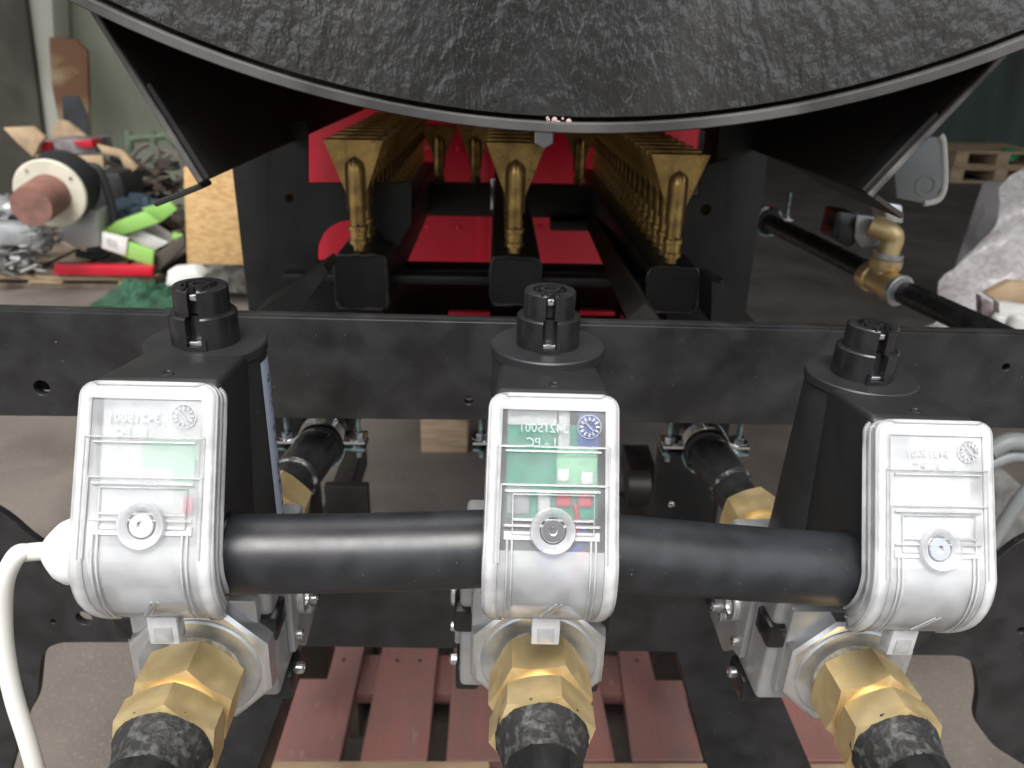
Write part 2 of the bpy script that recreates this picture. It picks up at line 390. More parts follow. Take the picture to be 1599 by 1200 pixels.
# punched mounting plates beside the posts
def mplate(pts, holes, Y):
    me = outline_solid([pp(x, y, Y) for x, y in pts], [circle2(*pp(x, y, Y), r*mpp(at(x, y, Y))) for x, y, r in holes], .005, .0003)
    o = me_obj('mounting_plate', me, paint_dull, frame, Matrix.Translation((0, Y+.003, 0)) @ Matrix.Rotation(PI/2, 4, 'X')); o.location = -frame.location
mplate([(426, 190), (480, 190), (480, 287), (642, 286), (642, 350), (600, 420), (600, 520), (418, 520)], [(452, 310, 7), (553, 402, 58)], .845)
mplate([(1050, 306), (1093, 307), (1092, 262), (1135, 250), (1126, 520), (1040, 520)], [(1102, 328, 9)], .845)
# corner gussets down to the rail and crossmembers
def cross(px0, py0, px1, py1, Y, d=.04, m=paint_dull, name='crossmember'):
    a = at(px0, py0, Y); b = at(px1, py1, Y); return fbox(name, (a.x, Y, b.z), (b.x, Y+d, a.z), m, .0015)
cross(600, 288, 1060, 344, 1.30)
cross(470, 418, 1120, 432, .92)
cross(860, 345, 935, 362, 1.28, .03)
cross(440, 428, 1130, 452, .80, .02)
for (xa, xb) in ((935, 985), (905, 925)):
    pass
P0, P1 = at(925, 345, 1.28), at(1005, 500, .62)
bm = sweep([P0, P1], .014, 4); o = obj('diagonal_brace', bm, paint_dull, frame); o.location = -frame.location
# floor tray just behind the rail
a = at(600, 492, .56); fbox('tray', (at(420, 492, .60).x-.03, .72, a.z-.115), (at(1150, 492, .60).x+.05, 1.12, a.z-.105), paint_dull)
# side rails running back, sloping gussets seen left and right of the manifold bars
for pts in ([(400, 486), (470, 486), (512, 425), (505, 415), (440, 462)], [(1180, 505), (1110, 505), (1112, 440), (1128, 444)]):
    slab = [at(x, y, .70) for x, y in pts]; bm = prism(slab, (0, .05, 0)); o = obj('gusset', bm, paint_dull, frame); o.location = -frame.location
# long skids low down, running front to back
for (xa, xb, Z) in ((345, 400, .40), (1128, 1204, .40)):
    a = atz(xa, 1200, Z); b = atz(xb, 1200, Z)
    fbox('skid', (a.x, .2, Z-.05), (b.x, 1.3, Z), paint, .004)
# brackets hanging behind the rail, below the clamps
for (x0, x1, y0, y1, Y) in ((1030, 1108, 700, 830, .62), (428, 478, 690, 830, .62), (505, 578, 760, 830, .75), (960, 1040, 775, 830, .75)):
    cross(x0, y0, x1, y1, Y, .012, name='hanger')
P = at(1048, 787, .615); obj('rivet', lathe(B(), P-frame.location, (0,-1,0), [(0,.0035),(.002,.003),(.003,.001)], 12), screwm, frame)
P = at(995, 762, .74); bm = lathe(B(), P-frame.location-Vector((.012,0,0)), (1,0,0), [(0,.019),(.024,.019)], 20); obj('roller', bm, paint_dull, frame)

# ================================================================== RED CASING
red = thing('red_casing', 'glossy red sheet metal casing standing behind the brass burners', 'casing', (0, 1.62, .9))
a, b = at(470, 300, 1.6), at(1092, 300, 1.6); zb = at(800, 418, 1.6).z
pts = []
n = 24
for k in range(n+1):                       # left shoulder rolled round
    t = k/n*PI/2; pts.append((a.x+.05-.05*math.cos(t)*1.0, 1.66-.06*math.sin(t)))
pts += [(a.x+.30, 1.60), (a.x+.31, 1.606), (b.x-.3, 1.606), (b.x-.29, 1.60)]
for k in range(n+1):
    t = PI/2*(1-k/n); pts.append((b.x-.05+.05*math.cos(t), 1.66-.06*math.sin(t)))
pts += [(b.x, 1.9), (a.x, 1.9)]
bm = prism([(x, y, zb) for x, y in pts], (0, 0, .62)); o = obj('casing_body', bm, redp, red); o.location = -red.location
for px in (560, 668, 716, 842, 1010):
    for py in (232, 356):
        q = at(px, py, 1.6); o = obj('rivet', lathe(B(), (q.x, 1.601 if px > 560 else 1.6, q.z), (0,-1,0), [(0,.006),(.003,.005),(.004,.002)], 10), redp, red); o.location = -red.location
q = at(752, 300, 1.6); o = obj('seam_strip', bx(q.x-.012, q.x+.012, 1.603, 1.6055, zb, zb+.6, .001), redp, red); o.location = -red.location
# red base frame seen low between the black members
for (x0, y0, x1, y1, Y) in ((700, 488, 765, 494, .83), (905, 487, 960, 494, .83)):
    p, q = at(x0, y0, Y), at(x1, y1, Y); o = obj('base_strip', bx(p.x, q.x, Y, Y+.01, q.z, p.z, .0005), redp, red); o.location = -red.location
for (x0, y0, x1, y1) in ((935, 446, 972, 498), (948, 372, 1022, 440)):
    p, q = at(x0, y0, 1.15), at(x1, y1, .88); o = obj('base_rail', sweep([p, q], .0035 if y0 > 400 else .014, 4), redp, red); o.location = -red.location
p, q = at(640, 372, 1.2), at(600, 420, 1.0); o = obj('base_rail', sweep([p, q], .014, 4), redp, red); o.location = -red.location

# ================================================================== BURNER RACKS
def fan_profile():
    # front outline of the flat brass fan (x, z), mm, z=0 at the pipe, widening upwards
    return [(-.0085,.050), (-.0105,.064), (-.0295,.114), (.0295,.114), (.0105,.064), (.0085,.050)]
def burner_meshes():
    bm = prism([(x, -.0012, z) for x, z in fan_profile()], (0, .0035, 0))
    # box section behind the front sheet
    prism([(x*.9, .0023, z) for x, z in fan_profile()], (0, .006, 0), bm)
    bmesh.ops.recalc_face_normals(bm, faces=bm.faces); bevel(bm, .0007, 1)
    head = bm
    t = B()
    lathe(t, (0, -.001, .006), (0,0,1), [(0,.006),(.006,.0062),(.007,.0095),(.011,.0095),(.012,.0085),(.020,.0085),(.021,.0098),(.025,.0098),(.026,.0078),(.078,.0074),(.086,.0066),(.090,.0048),(.092,.001)], 20)
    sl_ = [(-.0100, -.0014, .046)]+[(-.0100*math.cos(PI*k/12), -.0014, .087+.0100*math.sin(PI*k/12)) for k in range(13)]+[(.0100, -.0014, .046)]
    groove_shade = prism(sl_, (0, -.0003, 0))
    c = lathe(B(), (0, -.0095, .032), (0,-1,0), [(0,.0017),(.0006,.0017)], 10)
    return head, t, c, groove_shade
hb, tb_, cb, gb_ = burner_meshes()
gb_o = obj('slot_shade', gb_, mat('shaded_slot_brass', (.10,.065,.03), .45, metal=.7)); GM = gb_o.data; bpy.data.objects.remove(gb_o)  # slot's shade put into the colour of a slightly proud piece
hb_o = obj('burner_head', hb, brass_d); tb_o = obj('mixing_tube', tb_, brass_d); cb_o = obj('jet_hole', cb, ink)
HM, TM, CM = hb_o.data, tb_o.data, cb_o.data
for o in (hb_o, tb_o, cb_o): bpy.data.objects.remove(o)
def burner(parent, x, y, z):
    o = bpy.data.objects.new('burner', HM); COL.objects.link(o); o.parent = parent; o.location = (x, y, z)
    o.rotation_euler.z = R_(random.uniform(-2, 2))
    t = bpy.data.objects.new('mixing_tube', TM); COL.objects.link(t); t.parent = o
    g_ = bpy.data.objects.new('slot_shade', GM); COL.objects.link(g_); g_.parent = o
    c = bpy.data.objects.new('jet_hole', CM); COL.objects.link(c); c.parent = o; c.location = (.002, 0, 0)
    return o
def rack(px, ptop, phalf, label, py_bot):
    Y = .78
    top = at(px, ptop, Y); bot = at(px, py_bot, Y); hw = phalf*mpp(top)
    root = thing('burner_rack', label, 'burner rack', (top.x, Y, bot.z), group=None)
    H = top.z-bot.z
    bm = bx(-hw, hw, 0, .72, 0, H, .007, 3); obj('manifold_bar', bm, paint_dull, root)
    # welded end cap with its rough bead
    bm = B(); pts = rounded([(-hw+.001,.001),(hw-.001,.001),(hw-.001,H-.001),(-hw+.001,H-.001)], .008, 5)
    bead = [Vector((x*(1+random.uniform(-.012,.012)), -.0005, z+random.uniform(-.0006,.0006))) for x, z in pts]
    dense = []
    for i in range(len(bead)):
        a, b = bead[i], bead[(i+1) % len(bead)]; k = max(1, int((b-a).length/.004))
        for j in range(k): dense.append(a.lerp(b, j/k)+Vector((random.uniform(-.0006,.0006),0,random.uniform(-.0006,.0006))))
    dense.append(dense[0]); sweep(dense, [random.uniform(.0012,.0027) for _ in dense], 6, bm); obj('weld_bead', bm, paint, root)
    bm = prism([(x*.93, -.0012, z*.96+.001) for x, z in pts], (0,.002,0)); obj('end_cap', bm, paint_dull, root)
    for k in range(19): burner(root, -.002, .012+.037*k, H-.004)
    return root
rack(562, 398, 42, 'left of the three long burner racks, brass fan burners on a black bar', 484)
rack(806, 402, 40, 'middle of the three burner racks, brass burners above the middle valve', 478)
rack(1053, 418, 42, 'right of the three long burner racks, brass burners nearest the right post', 490)
# cross rack far at the back
P = at(770, 292, 1.33)
cr = thing('cross_burner_rack', 'short burner rack set crosswise at the back, brass tubes before the red casing', 'burner rack', (P.x, 1.33, P.z-.03))
obj('manifold_bar', bx(-.30, .32, 0, .04, -.01, .02, .004), paint_dull, cr)
for px in (685, 742, 905):
    q = at(px, 285, 1.33); burner(cr, q.x-P.x, .02, .01)
for px in (770,):
    q = at(px, 285, 1.31); obj('chrome_tube', cyl((q.x-P.x, -.04, 0), (0,0,1), .004, .05, 16, .0015), screwm, cr)

# ================================================================== GAS VALVES
def band(path, hwf, depth, corner, n_c=4):
    """channel cross-section carried along a side profile path [(y,z)]; returns rows of verts with normals pointing inward (back)"""
    rows = []; N = len(path); run = 0
    for i, (y, z) in enumerate(path):
        a = Vector(path[max(i-1,0)]); b = Vector(path[min(i+1,N-1)]); t = (b-a).normalized()
        n = Vector((-t.y, t.x))     # t=(ty,tz) heading down -> n points back (+y)
        if n.x < 0 and i < N*.7: n = -n
        if i: run += (Vector(path[i])-Vector(path[i-1])).length
        hw = hwf(i/(N-1)); row = []; cr_ = .0052
        if i >= N-6: hw -= .0030*((i-(N-7))/6)**2
        if run < cr_: hw -= cr_-math.sqrt(max(0, cr_**2-(cr_-run)**2))
        for k in range(n_c+1):
            th = PI/2*k/n_c; row.append((-hw+corner*(1-math.sin(th)), corner*(1-math.cos(th))))
        row = [(-hw, depth)] + [(-hw+corner*(1-math.cos(th)), corner*(1-math.sin(th))) for th in [PI/2*k/n_c for k in range(n_c+1)]]
        row += [(-x, d) for x, d in reversed(row)]
        rows.append([Vector((x, y+n.x*d, z+n.y*d)) for x, d in row])
    return rows
MM = .001
TOPS = [0, .25, .9, 2.0, 3.4, 5.0, 6.2, 10, 15, 20, 25, 30, 35, 40, 45, 50, 55, 60, 65, 70.66]
NF = len(TOPS)
def cover_path():
    pts = [(-70, 1.0), (-102, -62)]
    # straight face leaning forward, then a bend back underneath
    arc = []
    p0, p1, p2 = Vector((-102,-62)), Vector((-109,-86)), Vector((-86,-104))
    for k in range(1, 13):
        t = k/12; q = p0*(1-t)**2+p1*2*t*(1-t)+p2*t*t; arc.append((q.x, q.y))
    st = [(-70-32*f/70.66, 1-63*f/70.66) for f in TOPS]
    return [(y*MM, z*MM) for y, z in st+arc]
CP = cover_path()
HW0, HW1 = 26.6*MM, 27.9*MM
def on_face(x, s, out=0.0):
    """point on the flat leaning window: s metres down from its top edge"""
    d = Vector((0, -32, -63)).normalized(); n = Vector((0, -63, 32)).normalized()
    return Vector((x, -.070, .001)) + d*s + n*out
FN = Vector((0, -63, 32)).normalized()
def text_mesh(body, size, depth):
    cu = bpy.data.curves.new('t', 'FONT'); cu.body = body; cu.size = size; cu.extrude = depth; cu.align_x = 'CENTER'; cu.resolution_u = 2
    o = bpy.data.objects.new('t', cu); COL.objects.link(o)
    dg = bpy.context.evaluated_depsgraph_get(); me = bpy.data.meshes.new_from_object(o.evaluated_get(dg)); bpy.data.objects.remove(o); return me

def knob_part(r, r_in, z0, z1, slot_w, n=48, chamf=.0008):
    """cylinder wall open at a slot facing the front"""
    a0 = math.asin(slot_w/2/r); pts = []
    for k in range(n+1):
        th = -PI/2 + a0 + (2*PI-2*a0)*k/n; pts.append((r*math.cos(th), r*math.sin(th)))
    ai = math.asin(min(.99, slot_w/2/r_in))
    for k in range(n+1):
        th = -PI/2 - ai - (2*PI-2*ai)*k/n; pts.append((r_in*math.cos(th), r_in*math.sin(th)))
    me = None; bm = B()
    outer = pts[:n+1]; inner = list(reversed(pts[n+1:]))
    def col(p, z): return bm.verts.new((p[0], p[1], z))
    lo = [(col(o, z0), col(i, z0)) for o, i in zip(outer, inner)]; mid = [col((o[0], o[1]), z1-chamf) for o in outer]
    hi = [(col((o[0]*(1-chamf/r), o[1]*(1-chamf/r)), z1), col(i, z1)) for o, i in zip(outer, inner)]
    for k in range(n):
        bm.faces.new((lo[k][0], lo[k+1][0], mid[k+1], mid[k])); bm.faces.new((mid[k], mid[k+1], hi[k+1][0], hi[k][0]))
        bm.faces.new((hi[k][0], hi[k+1][0], hi[k+1][1], hi[k][1])); bm.faces.new((hi[k][1], hi[k+1][1], lo[k+1][1], lo[k][1]))
    for k in (0, n): bm.faces.new((lo[k][0], mid[k], hi[k][0], hi[k][1], lo[k][1]))
    return bm

def hexnut(y0, y1, rc, ph, cz, chf=.0022, n=6):
    """hex prism along -Y, corners chamfered like a turned nut"""
    bm = lathe(B(), (0, y0, cz), (0,-1,0), [(0, rc), (y0-y1, rc)], n, ph)
    bm.normal_update(); bmesh.ops.recalc_face_normals(bm, faces=bm.faces)
    # turned chamfer: intersect with a double cone, done by pulling subdivided rim points in
    bmesh.ops.subdivide_edges(bm, edges=[e for e in bm.edges if abs(e.verts[0].co.y-e.verts[1].co.y) < 1e-6], cuts=7, use_grid_fill=False)
    ra = rc*math.cos(PI/n)
    for v in bm.verts:
        r = math.hypot(v.co.x, v.co.z-cz)
        pull = (r-ra)*1.0
        if abs(v.co.y-y0) < 1e-6: v.co.y -= pull*.55
        else: v.co.y += pull*.55
    # end faces: flat discs slightly inside
    for f in list(bm.faces):
        if abs(f.normal.y) > .9: bm.faces.remove(f)
    lo = sorted([v for v in bm.verts if abs(v.co.y-y0) < (y0-y1)*.3], key=lambda v: math.atan2(v.co.z-cz, v.co.x))
    hi = sorted([v for v in bm.verts if abs(v.co.y-y1) < (y0-y1)*.3], key=lambda v: math.atan2(v.co.z-cz, v.co.x))
    for rim, yy in ((lo, y0), (hi, y1)):
        inner = [bm.verts.new((v.co.x*.0+math.cos(math.atan2(v.co.z-cz, v.co.x))*ra*.93, yy, cz+math.sin(math.atan2(v.co.z-cz, v.co.x))*ra*.93)) for v in rim]
        bridge(bm, rim, inner); bm.faces.new(inner)
    return bm

def make_valve(name, label, loc, rot, wmat, inner, hexph, dz=0):
    root = thing(name, label, 'gas valve', loc, rot, 'gas valves side by side on the black frame')
    m = MM
    # --- moulded housing
    bm = lathe(B(), (0,0,-6*m), (0,0,-1), [(0, 27.2*m), (.002, 27.6*m), (.104, 29.6*m), (.106, 28.6*m)], 72); obj('housing', bm, plastic, root)
    # front console: side profile, tapered in width
    prof = [(-4,-7.5), (-57,-1.4), (-61,-1.4), (-88,-58), (-91,-74), (-83,-90), (-68,-101), (-10,-108)]
    bm = B(); L_, R2 = [], []
    for (y, z) in prof:
        hw = 23.5 + 2.2*min(1, max(0, (-y-20)/45)) - 3.2*min(1, max(0, -z/70))
        L_.append(bm.verts.new((-hw*m, y*m, z*m))); R2.append(bm.verts.new((hw*m, y*m, z*m)))
    bm.faces.new(L_); bm.faces.new(list(reversed(R2))); bridge(bm, L_, R2)
    bmesh.ops.recalc_face_normals(bm, faces=bm.faces); bevel(bm, .003, 4, 14); obj('console', bm, plastic, root, sharp=40)
    P = Vector((1*m, -52*m, -1.8*m)); obj('moulded_dimple', lathe(B(), P, (0,0,1), [(0,2.6*m),(.0005,2.4*m),(.0006,1.9*m),(.0001,1.6*m)], 20), plastic_s, root)
    # --- cap flange and locking knob
    obj('cap_flange', lathe(B(), (0,0,-6*m), (0,0,1), [(0,27.6*m),(.0012,28.6*m),(.0052,28.6*m),(.006,28.0*m)], 80), plastic, root)
    bm = knob_part(15.8*m, 10*m, .0*m, 15.5*m, 7*m); lathe(bm, (0,0,0), (0,0,1), [(0,10.2*m),(.0152,10.2*m)], 32)
    obj('locking_collar', bm, plastic_s, root)
    bm = knob_part(12.8*m, 8.4*m, 15.5*m, 28.0*m, 4.6*m); lathe(bm, (0,0,16*m), (0,0,1), [(0,8.5*m),(.0095,8.5*m)], 28)
    lathe(bm, (0,0,25*m), (0,0,1), [(0,5.2*m),(.0035,5.0*m),(.0035,3.2*m),(.0012,3.0*m)], 24)
    for k in range(5):
        th = PI/2+2*PI*k/5+.4; c = Vector((math.cos(th)*6.6*m, math.sin(th)*6.6*m, 0))
        box(bm, c.x-.0007, c.x+.0007, c.y-.0009, c.y+.0009, 25*m, 28.4*m)
    for s in (-1, 1):
        box(bm, s*4.2*m-.0006, s*4.2*m+.0006, -11.8*m, -8.5*m, 27.6*m, 29.1*m)
    obj('locking_knob', bm, plastic_s, root)
    bm = bx(-1.7*m, 1.7*m, -11.2*m, -8.4*m, 23*m, 26*m, .0005); obj('contact_pin', bm, screwm, root)
    bm = bx(-3.4*m, 3.4*m, -14.8*m, -9.8*m, 2.0*m, 4.4*m, .0006); obj('spring_clip', bm, screwm, root)
    bm = B(); box(bm, -5.4*m, 5.4*m, -16.4*m, -14.9*m, 0.1*m, 2.1*m); box(bm, -5.4*m, -3.5*m, -16.4*m, -14.7*m, 2.1*m, 5.5*m); box(bm, 3.5*m, 5.4*m, -16.4*m, -14.7*m, 2.1*m, 5.5*m)
    obj('clip_frame', bm, plastic_s, root)
    # --- clear cover: frame + window + mouldings
    def hwf(t): return HW0+(HW1-HW0)*min(1, t*1.5)
    rows = band(CP, hwf, 12.5*m, 2.2*m)
    bm = B(); G = [[bm.verts.new(p) for p in r] for r in rows]; nC = len(G[0])
    # which columns are the flat front: between index mid-1 and mid
    cidx = nC//2-1
    fr_w = 5.4*m
    bm2 = B()
    for i in range(len(G)-1):
        for k in range(nC-1):
            if k == cidx: continue
            bm.faces.new((G[i][k], G[i][k+1], G[i+1][k+1], G[i+1][k]))
    # front strip of the frame on both sides and across the top
    inn = []
    for i, r in enumerate(rows):
        a, b = r[cidx], r[cidx+1]; d = (b-a).normalized()
        inn.append((bm.verts.new(a+d*(fr_w-2.2*m)), bm.verts.new(b-d*(fr_w-2.2*m))))
    for i in range(len(G)-1):
        bm.faces.new((G[i][cidx], inn[i][0], inn[i+1][0], G[i+1][cidx])); bm.faces.new((inn[i][1], G[i][cidx+1], G[i+1][cidx+1], inn[i+1][1]))
        if i < 6: bm.faces.new((inn[i][0], inn[i][1], inn[i+1][1], inn[i+1][0]))
    # top lid wall
    top = [bm.verts.new(p+Vector((0, .0, 0))) for p in rows[0]]
    bm.faces.new(top)
    bmesh.ops.remove_doubles(bm, verts=bm.verts, dist=1e-6)
    bmesh.ops.recalc_face_normals(bm, faces=bm.faces)
    fo = obj('cover', bm, frame_c, root, sharp=50)
    md = fo.modifiers.new('s', 'SOLIDIFY'); md.thickness = .0014; md.offset = -1
    # window recessed 0.6 mm
    bm = B(); V = []
    for i in range(6, len(rows)):
        a, b = rows[i][cidx], rows[i][cidx+1]; d = (b-a).normalized(); e = fr_w-2.2*m+.0001
        pr, nx = rows[max(i-1,6)][cidx], rows[min(i+1,len(rows)-1)][cidx]; t = (nx-pr).normalized(); n = Vector((1,0,0)).cross(t).normalized()
        if n.y < 0 and i < NF+5: n = -n
        off = n*.0008
        V.append([bm.verts.new(a+d*e+off+(b-a-d*2*e)*(k/6)) for k in range(7)])
    cut = NF-6-2; bq = B(); V2 = [[bq.verts.new(v_.co) for v_ in r_] for r_ in V[cut:]]
    for i in range(cut):
        for k in range(6): bm.faces.new((V[i][k], V[i][k+1], V[i+1][k+1], V[i+1][k]))
    for v_ in [v_ for r_ in V[cut+1:] for v_ in r_]: bm.verts.remove(v_)
    for i in range(len(V2)-1):
        for k in range(6): bq.faces.new((V2[i][k], V2[i][k+1], V2[i+1][k+1], V2[i+1][k]))
    obj('window', bm, wmat, root, sharp=60); obj('window_foot', bq, win_f, root, sharp=60)
    # bead round the cover edge (two fine ridges on each flank)
    bm = B()
    for col_, off in ((1, .0002), ):
        for side in (0, 1):
            path = []
            for r in rows: path.append(r[col_] if side == 0 else r[nC-1-col_])
            sweep(path, .0009, 6, bm)
            path = [(r[0]*.94+r[1]*.06) if side == 0 else (r[nC-1]*.94+r[nC-2]*.06) for r in rows]
            sweep(path, .0012, 6, bm)
            path = [(r[0]*.5+r[1]*.5)*1.0 if side == 0 else (r[nC-1]*.5+r[nC-2]*.5) for r in rows]
            sweep(path, .0007, 6, bm)
    c0 = rows[0]; sweep([c0[1], c0[3], c0[cidx], c0[cidx+1], c0[nC-4], c0[nC-2]], .0010, 6, bm)
    obj('edge_bead', bm, ridge_c, root, sharp=60)
    # stepped mouldings (nested shoulders) on the window
    bm = B(); a = Vector((1,0,0))
    for (s, x0, x1, legs) in ((.0215, -.0235, .0235, .066), (.0235, -.0200, .0200, 0), (.0375, -.0215, .0235, .05), (.0400, -.0200, .0200, 0), (.052, -.0165, .0175, .0), (.0545, -.0200, .0200, .0)):
        sweep([on_face(x0, s, .0004), on_face(x1, s, .0004)], .00042 if legs else .00055, 6, bm)
        if legs: sweep([on_face(x0, s, .0003), on_face(x0-.0006, min(.070, s+legs), .0003)], .0004, 6, bm); sweep([on_face(x1, s, .0003), on_face(x1, min(.070, s+legs), .0003)], .0004, 6, bm)
    # screw pocket box
    sc_s = .0565
    pts = [on_face(-.0165, sc_s-.015, .0004), on_face(.0175, sc_s-.015, .0004), on_face(.0175, sc_s+.0015, .0004), on_face(.0075, sc_s+.0015, .0004)]
    sweep(pts, .0004, 6, bm); sweep([on_face(-.0165, sc_s-.015, .0004), on_face(-.0165, sc_s+.0015, .0004), on_face(-.0075, sc_s+.0015, .0004)], .0004, 6, bm)
    obj('moulded_steps', bm, ridge_c, root, sharp=60)
    # ribs along the lower half
    bm = B()
    for x in (-.0185, -.0165, .0165, .0185):
        path = [on_face(x, .060, .0002), on_face(x, .070, .0002)]
        for (y, z) in CP[NF:NF+9]: path.append(Vector((x, y-.0003, z)))
        sweep(path, .0005, 6, bm)
    for k in (0, 1):
        base = Vector((.0015+k*.0024, CP[NF+6][0]-.0006, CP[NF+6][1]))
        sweep([Vector((base.x-.0045, CP[NF+7][0]-.0006, CP[NF+7][1])), Vector((base.x+.0015, CP[NF+4][0]-.0006, CP[NF+4][1]))], .00045, 6, bm)
    obj('moulded_ribs', bm, ridge_c, root, sharp=60)
    # bar left and right of the screw
    bm = B()
    for (x0, x1) in ((-.0200, -.0078), (.0078, .0200)):
        p = on_face(x0, sc_s+.0005, 0); q = on_face(x1, sc_s+.0005, 0); d = Vector((0,-32,-63)).normalized()
        prism([p, q, q+d*.0034, p+d*.0034], -FN*.0015, bm)
    obj('moulded_bar', bm, frame_c, root)
    # screw dome and screw
    c = on_face(.0005, sc_s, .0003)
    bm = lathe(B(), c, FN, [(0,.0056),(.0006,.0060),(.0016,.0078),(.0022,.0090),(.0022,.0092),(.0014,.0096),(.0000,.0098)], 40, caps=False); obj('screw_dome', bm, emb_c, root)
    bm = lathe(B(), c, FN, [(-.001,.0044),(.0001,.0050),(.0006,.0046),(.0006,.0018),(-.0012,.0016)], 24); obj('cover_screw', bm, screwm, root)
    # foot tab
    y, z = CP[-1]
    bm = bx(-.0062, .0066, y-.006, y+.002, z-.0085, z+.006, .0008); obj('foot_tab', bm, frame_c, root)
    bm = bx(-.0035, .0040, y-.0066, y-.0062, z-.0065, z+.001, .0001); obj('foot_tab_dimple', bm, ridge_c, root)
    # embossed marks: recycling code and number read from behind (mirrored)
    S = Matrix(((-1,0,0,0), (0,1,0,0), (0,0,1,0), (0,0,0,1)))
    zax = FN; xax = Vector((1,0,0)); yax = zax.cross(xax)
    if yax.z < 0: yax = -yax
    def place(me, nm, x, s, parent=root, mm=emb_c, out=.0006, mirror=True):
        O = on_face(x, s, out); T = Matrix((xax, yax, zax)).transposed().to_4x4(); T.translation = O
        return me_obj(nm, me, mm, parent, T @ (S if mirror else Matrix()))
    place(text_mesh('34215001', .0052, .0003), 'embossed_number', -.0045, .0155)
    place(text_mesh('1 - PC', .0052, .0003), 'embossed_code', -.005, .0215)
    bm = B()
    for k in range(12):
        th = 2*PI*k/12; p0, p1 = .0026, .0042
        q0 = on_face(.0148+math.sin(th)*p0, .0128-math.cos(th)*p0, .0005); q1 = on_face(.0148+math.sin(th)*p1, .0128-math.cos(th)*p1, .0005); sweep([q0, q1], .00055, 5, bm)
    sweep([on_face(.0130, .0110, .0006), on_face(.0166, .0146, .0006)], .0004, 5, bm)
    lathe(bm, on_face(.0148, .0128, -.0002), FN, [(0,.0051),(.0005,.0051),(.0005,.0047),(0,.0047)], 32, caps=False)
    obj('date_clock', bm, emb_c, root)
    # --- what shows through the window
    d = Vector((0,-32,-63)).normalized()
    def plate(nm, x0, x1, s0, s1, depth, th, mm, bv=0):
        P = [on_face(x0, s0, -depth), on_face(x1, s0, -depth), on_face(x1, s1, -depth), on_face(x0, s1, -depth)]
        bm = prism(P, -FN*th); 
        if bv: bmesh.ops.recalc_face_normals(bm, faces=bm.faces); bevel(bm, bv, 2)
        return obj(nm, bm, mm, root)
    D0 = .0062
    if inner == 'board':
        plate('circuit_board', -.0195, .0195, .012, .052, D0, .0012, pcb)
        plate('terminal_block', .0015, .0190, .022, .038, D0-.003, .0035, termg, .0008)
        plate('white_connector', .0020, .0070, .004, .024, D0-.0028, .004, pale_and_glare, .0006)
        for (x, s) in ((.0045, .033), (.0145, .034)): plate('terminal_screw', x-.0024, x+.0024, s-.0022, s+.003, D0-.0042, .001, white, .0005)
        for (x, s) in ((.0045, .043), (.0135, .043)): plate('red_terminal', x-.0026, x+.0035, s-.0020, s+.0035, D0-.003, .003, redc, .0008)
        plate('grey_relay', -.0190, -.0095, .0385, .050, D0-.003, .004, greyc, .0008)
        plate('grey_relay', -.0060, -.0005, .040, .052, D0-.003, .004, pale_and_glare, .0008)
        plate('blue_relay', .0105, .0195, .006, .0215, D0-.002, .003, bluew, .0008)
        plate('white_shield', -.0195, .0015, .001, .0125, D0-.001, .001, pale_and_glare)
        obj('blue_wire', sweep(smooth_path([on_face(-.004,.062,-.004), on_face(-.001,.072,-.003), on_face(.004,.076,-.004), on_face(.010,.074,-.005)]), .0015, 8), bluew, root)
        obj('blue_wire', sweep(smooth_path([on_face(.012,.052,-.005), on_face(.014,.060,-.004), on_face(.008,.066,-.004), on_face(-.006,.070,-.005)]), .0015, 8), bluew, root)
        obj('red_wire', sweep(smooth_path([on_face(.010,.046,-.005), on_face(.013,.064,-.005), on_face(.010,.074,-.004), on_face(.005,.080,-.006)]), .0011, 8), redc, root)
        plate('wiring_chamber', -.0195, .0195, .053, .083, .011, .001, pvc)
    elif inner == 'half_glare':
        plate('glare_plate', -.0195, .0195, .001, .060, D0, .001, pale_and_glare)  # pale plate added for the glare over the left cover
        plate('green_label', -.003, .0185, .0225, .034, D0-.0004, .0003, termg)
        plate('terminal_block', .0105, .0190, .030, .044, D0-.003, .0035, termg, .0008)
        plate('red_terminal', .0150, .0190, .045, .052, D0-.0035, .003, redc, .0008)
        plate('wiring_chamber', -.0195, .0195, .060, .083, .011, .001, pvc)
    else:
        plate('glare_plate', -.0195, .0195, .001, .066, D0, .001, pale_and_glare)  # pale plate behind the window stands in for glare, right cover
        plate('wiring_chamber', -.0195, .0195, .066, .083, .010, .001, greyc)
    for ch in root.children:
        if ch.name.split('.')[0] not in ('housing', 'cap_flange', 'locking_collar', 'locking_knob', 'contact_pin', 'spring_clip', 'clip_frame'): ch.location.z += dz
    # --- cast valve body under the console
    CZ = -150*m
    bm = bx(-41*m, 33*m, -46*m, 34*m, -182*m, -112*m, .003, 3); obj('valve_body', bm, alu, root)
    bm = bx(-35*m, 28*m, -52*m, -44*m, -172*m, -115*m, .003, 2); obj('body_step', bm, alu, root)
    # octagonal boss and zinc ring
    bm = lathe(B(), (0, -50*m, CZ), (0,-1,0), [(0, 37*m), (.008, 36*m), (.0095, 34*m)], 8, PI/8); obj('octagon_boss', bm, alu_m, root)
    bm = lathe(B(), (0, -58*m, CZ), (0,-1,0), [(0, 30*m), (.0022, 29.5*m), (.003, 28.5*m)], 72); obj('zinc_ring', bm, zinc, root)
    bm = lathe(B(), (0, -60*m, CZ), (0,-1,0), [(0, 20.6*m), (.002, 19.5*m), (.003, 18.5*m), (.006, 18.6*m), (.009, 18.2*m)], 48); obj('thread_seal', bm, hemp, root)
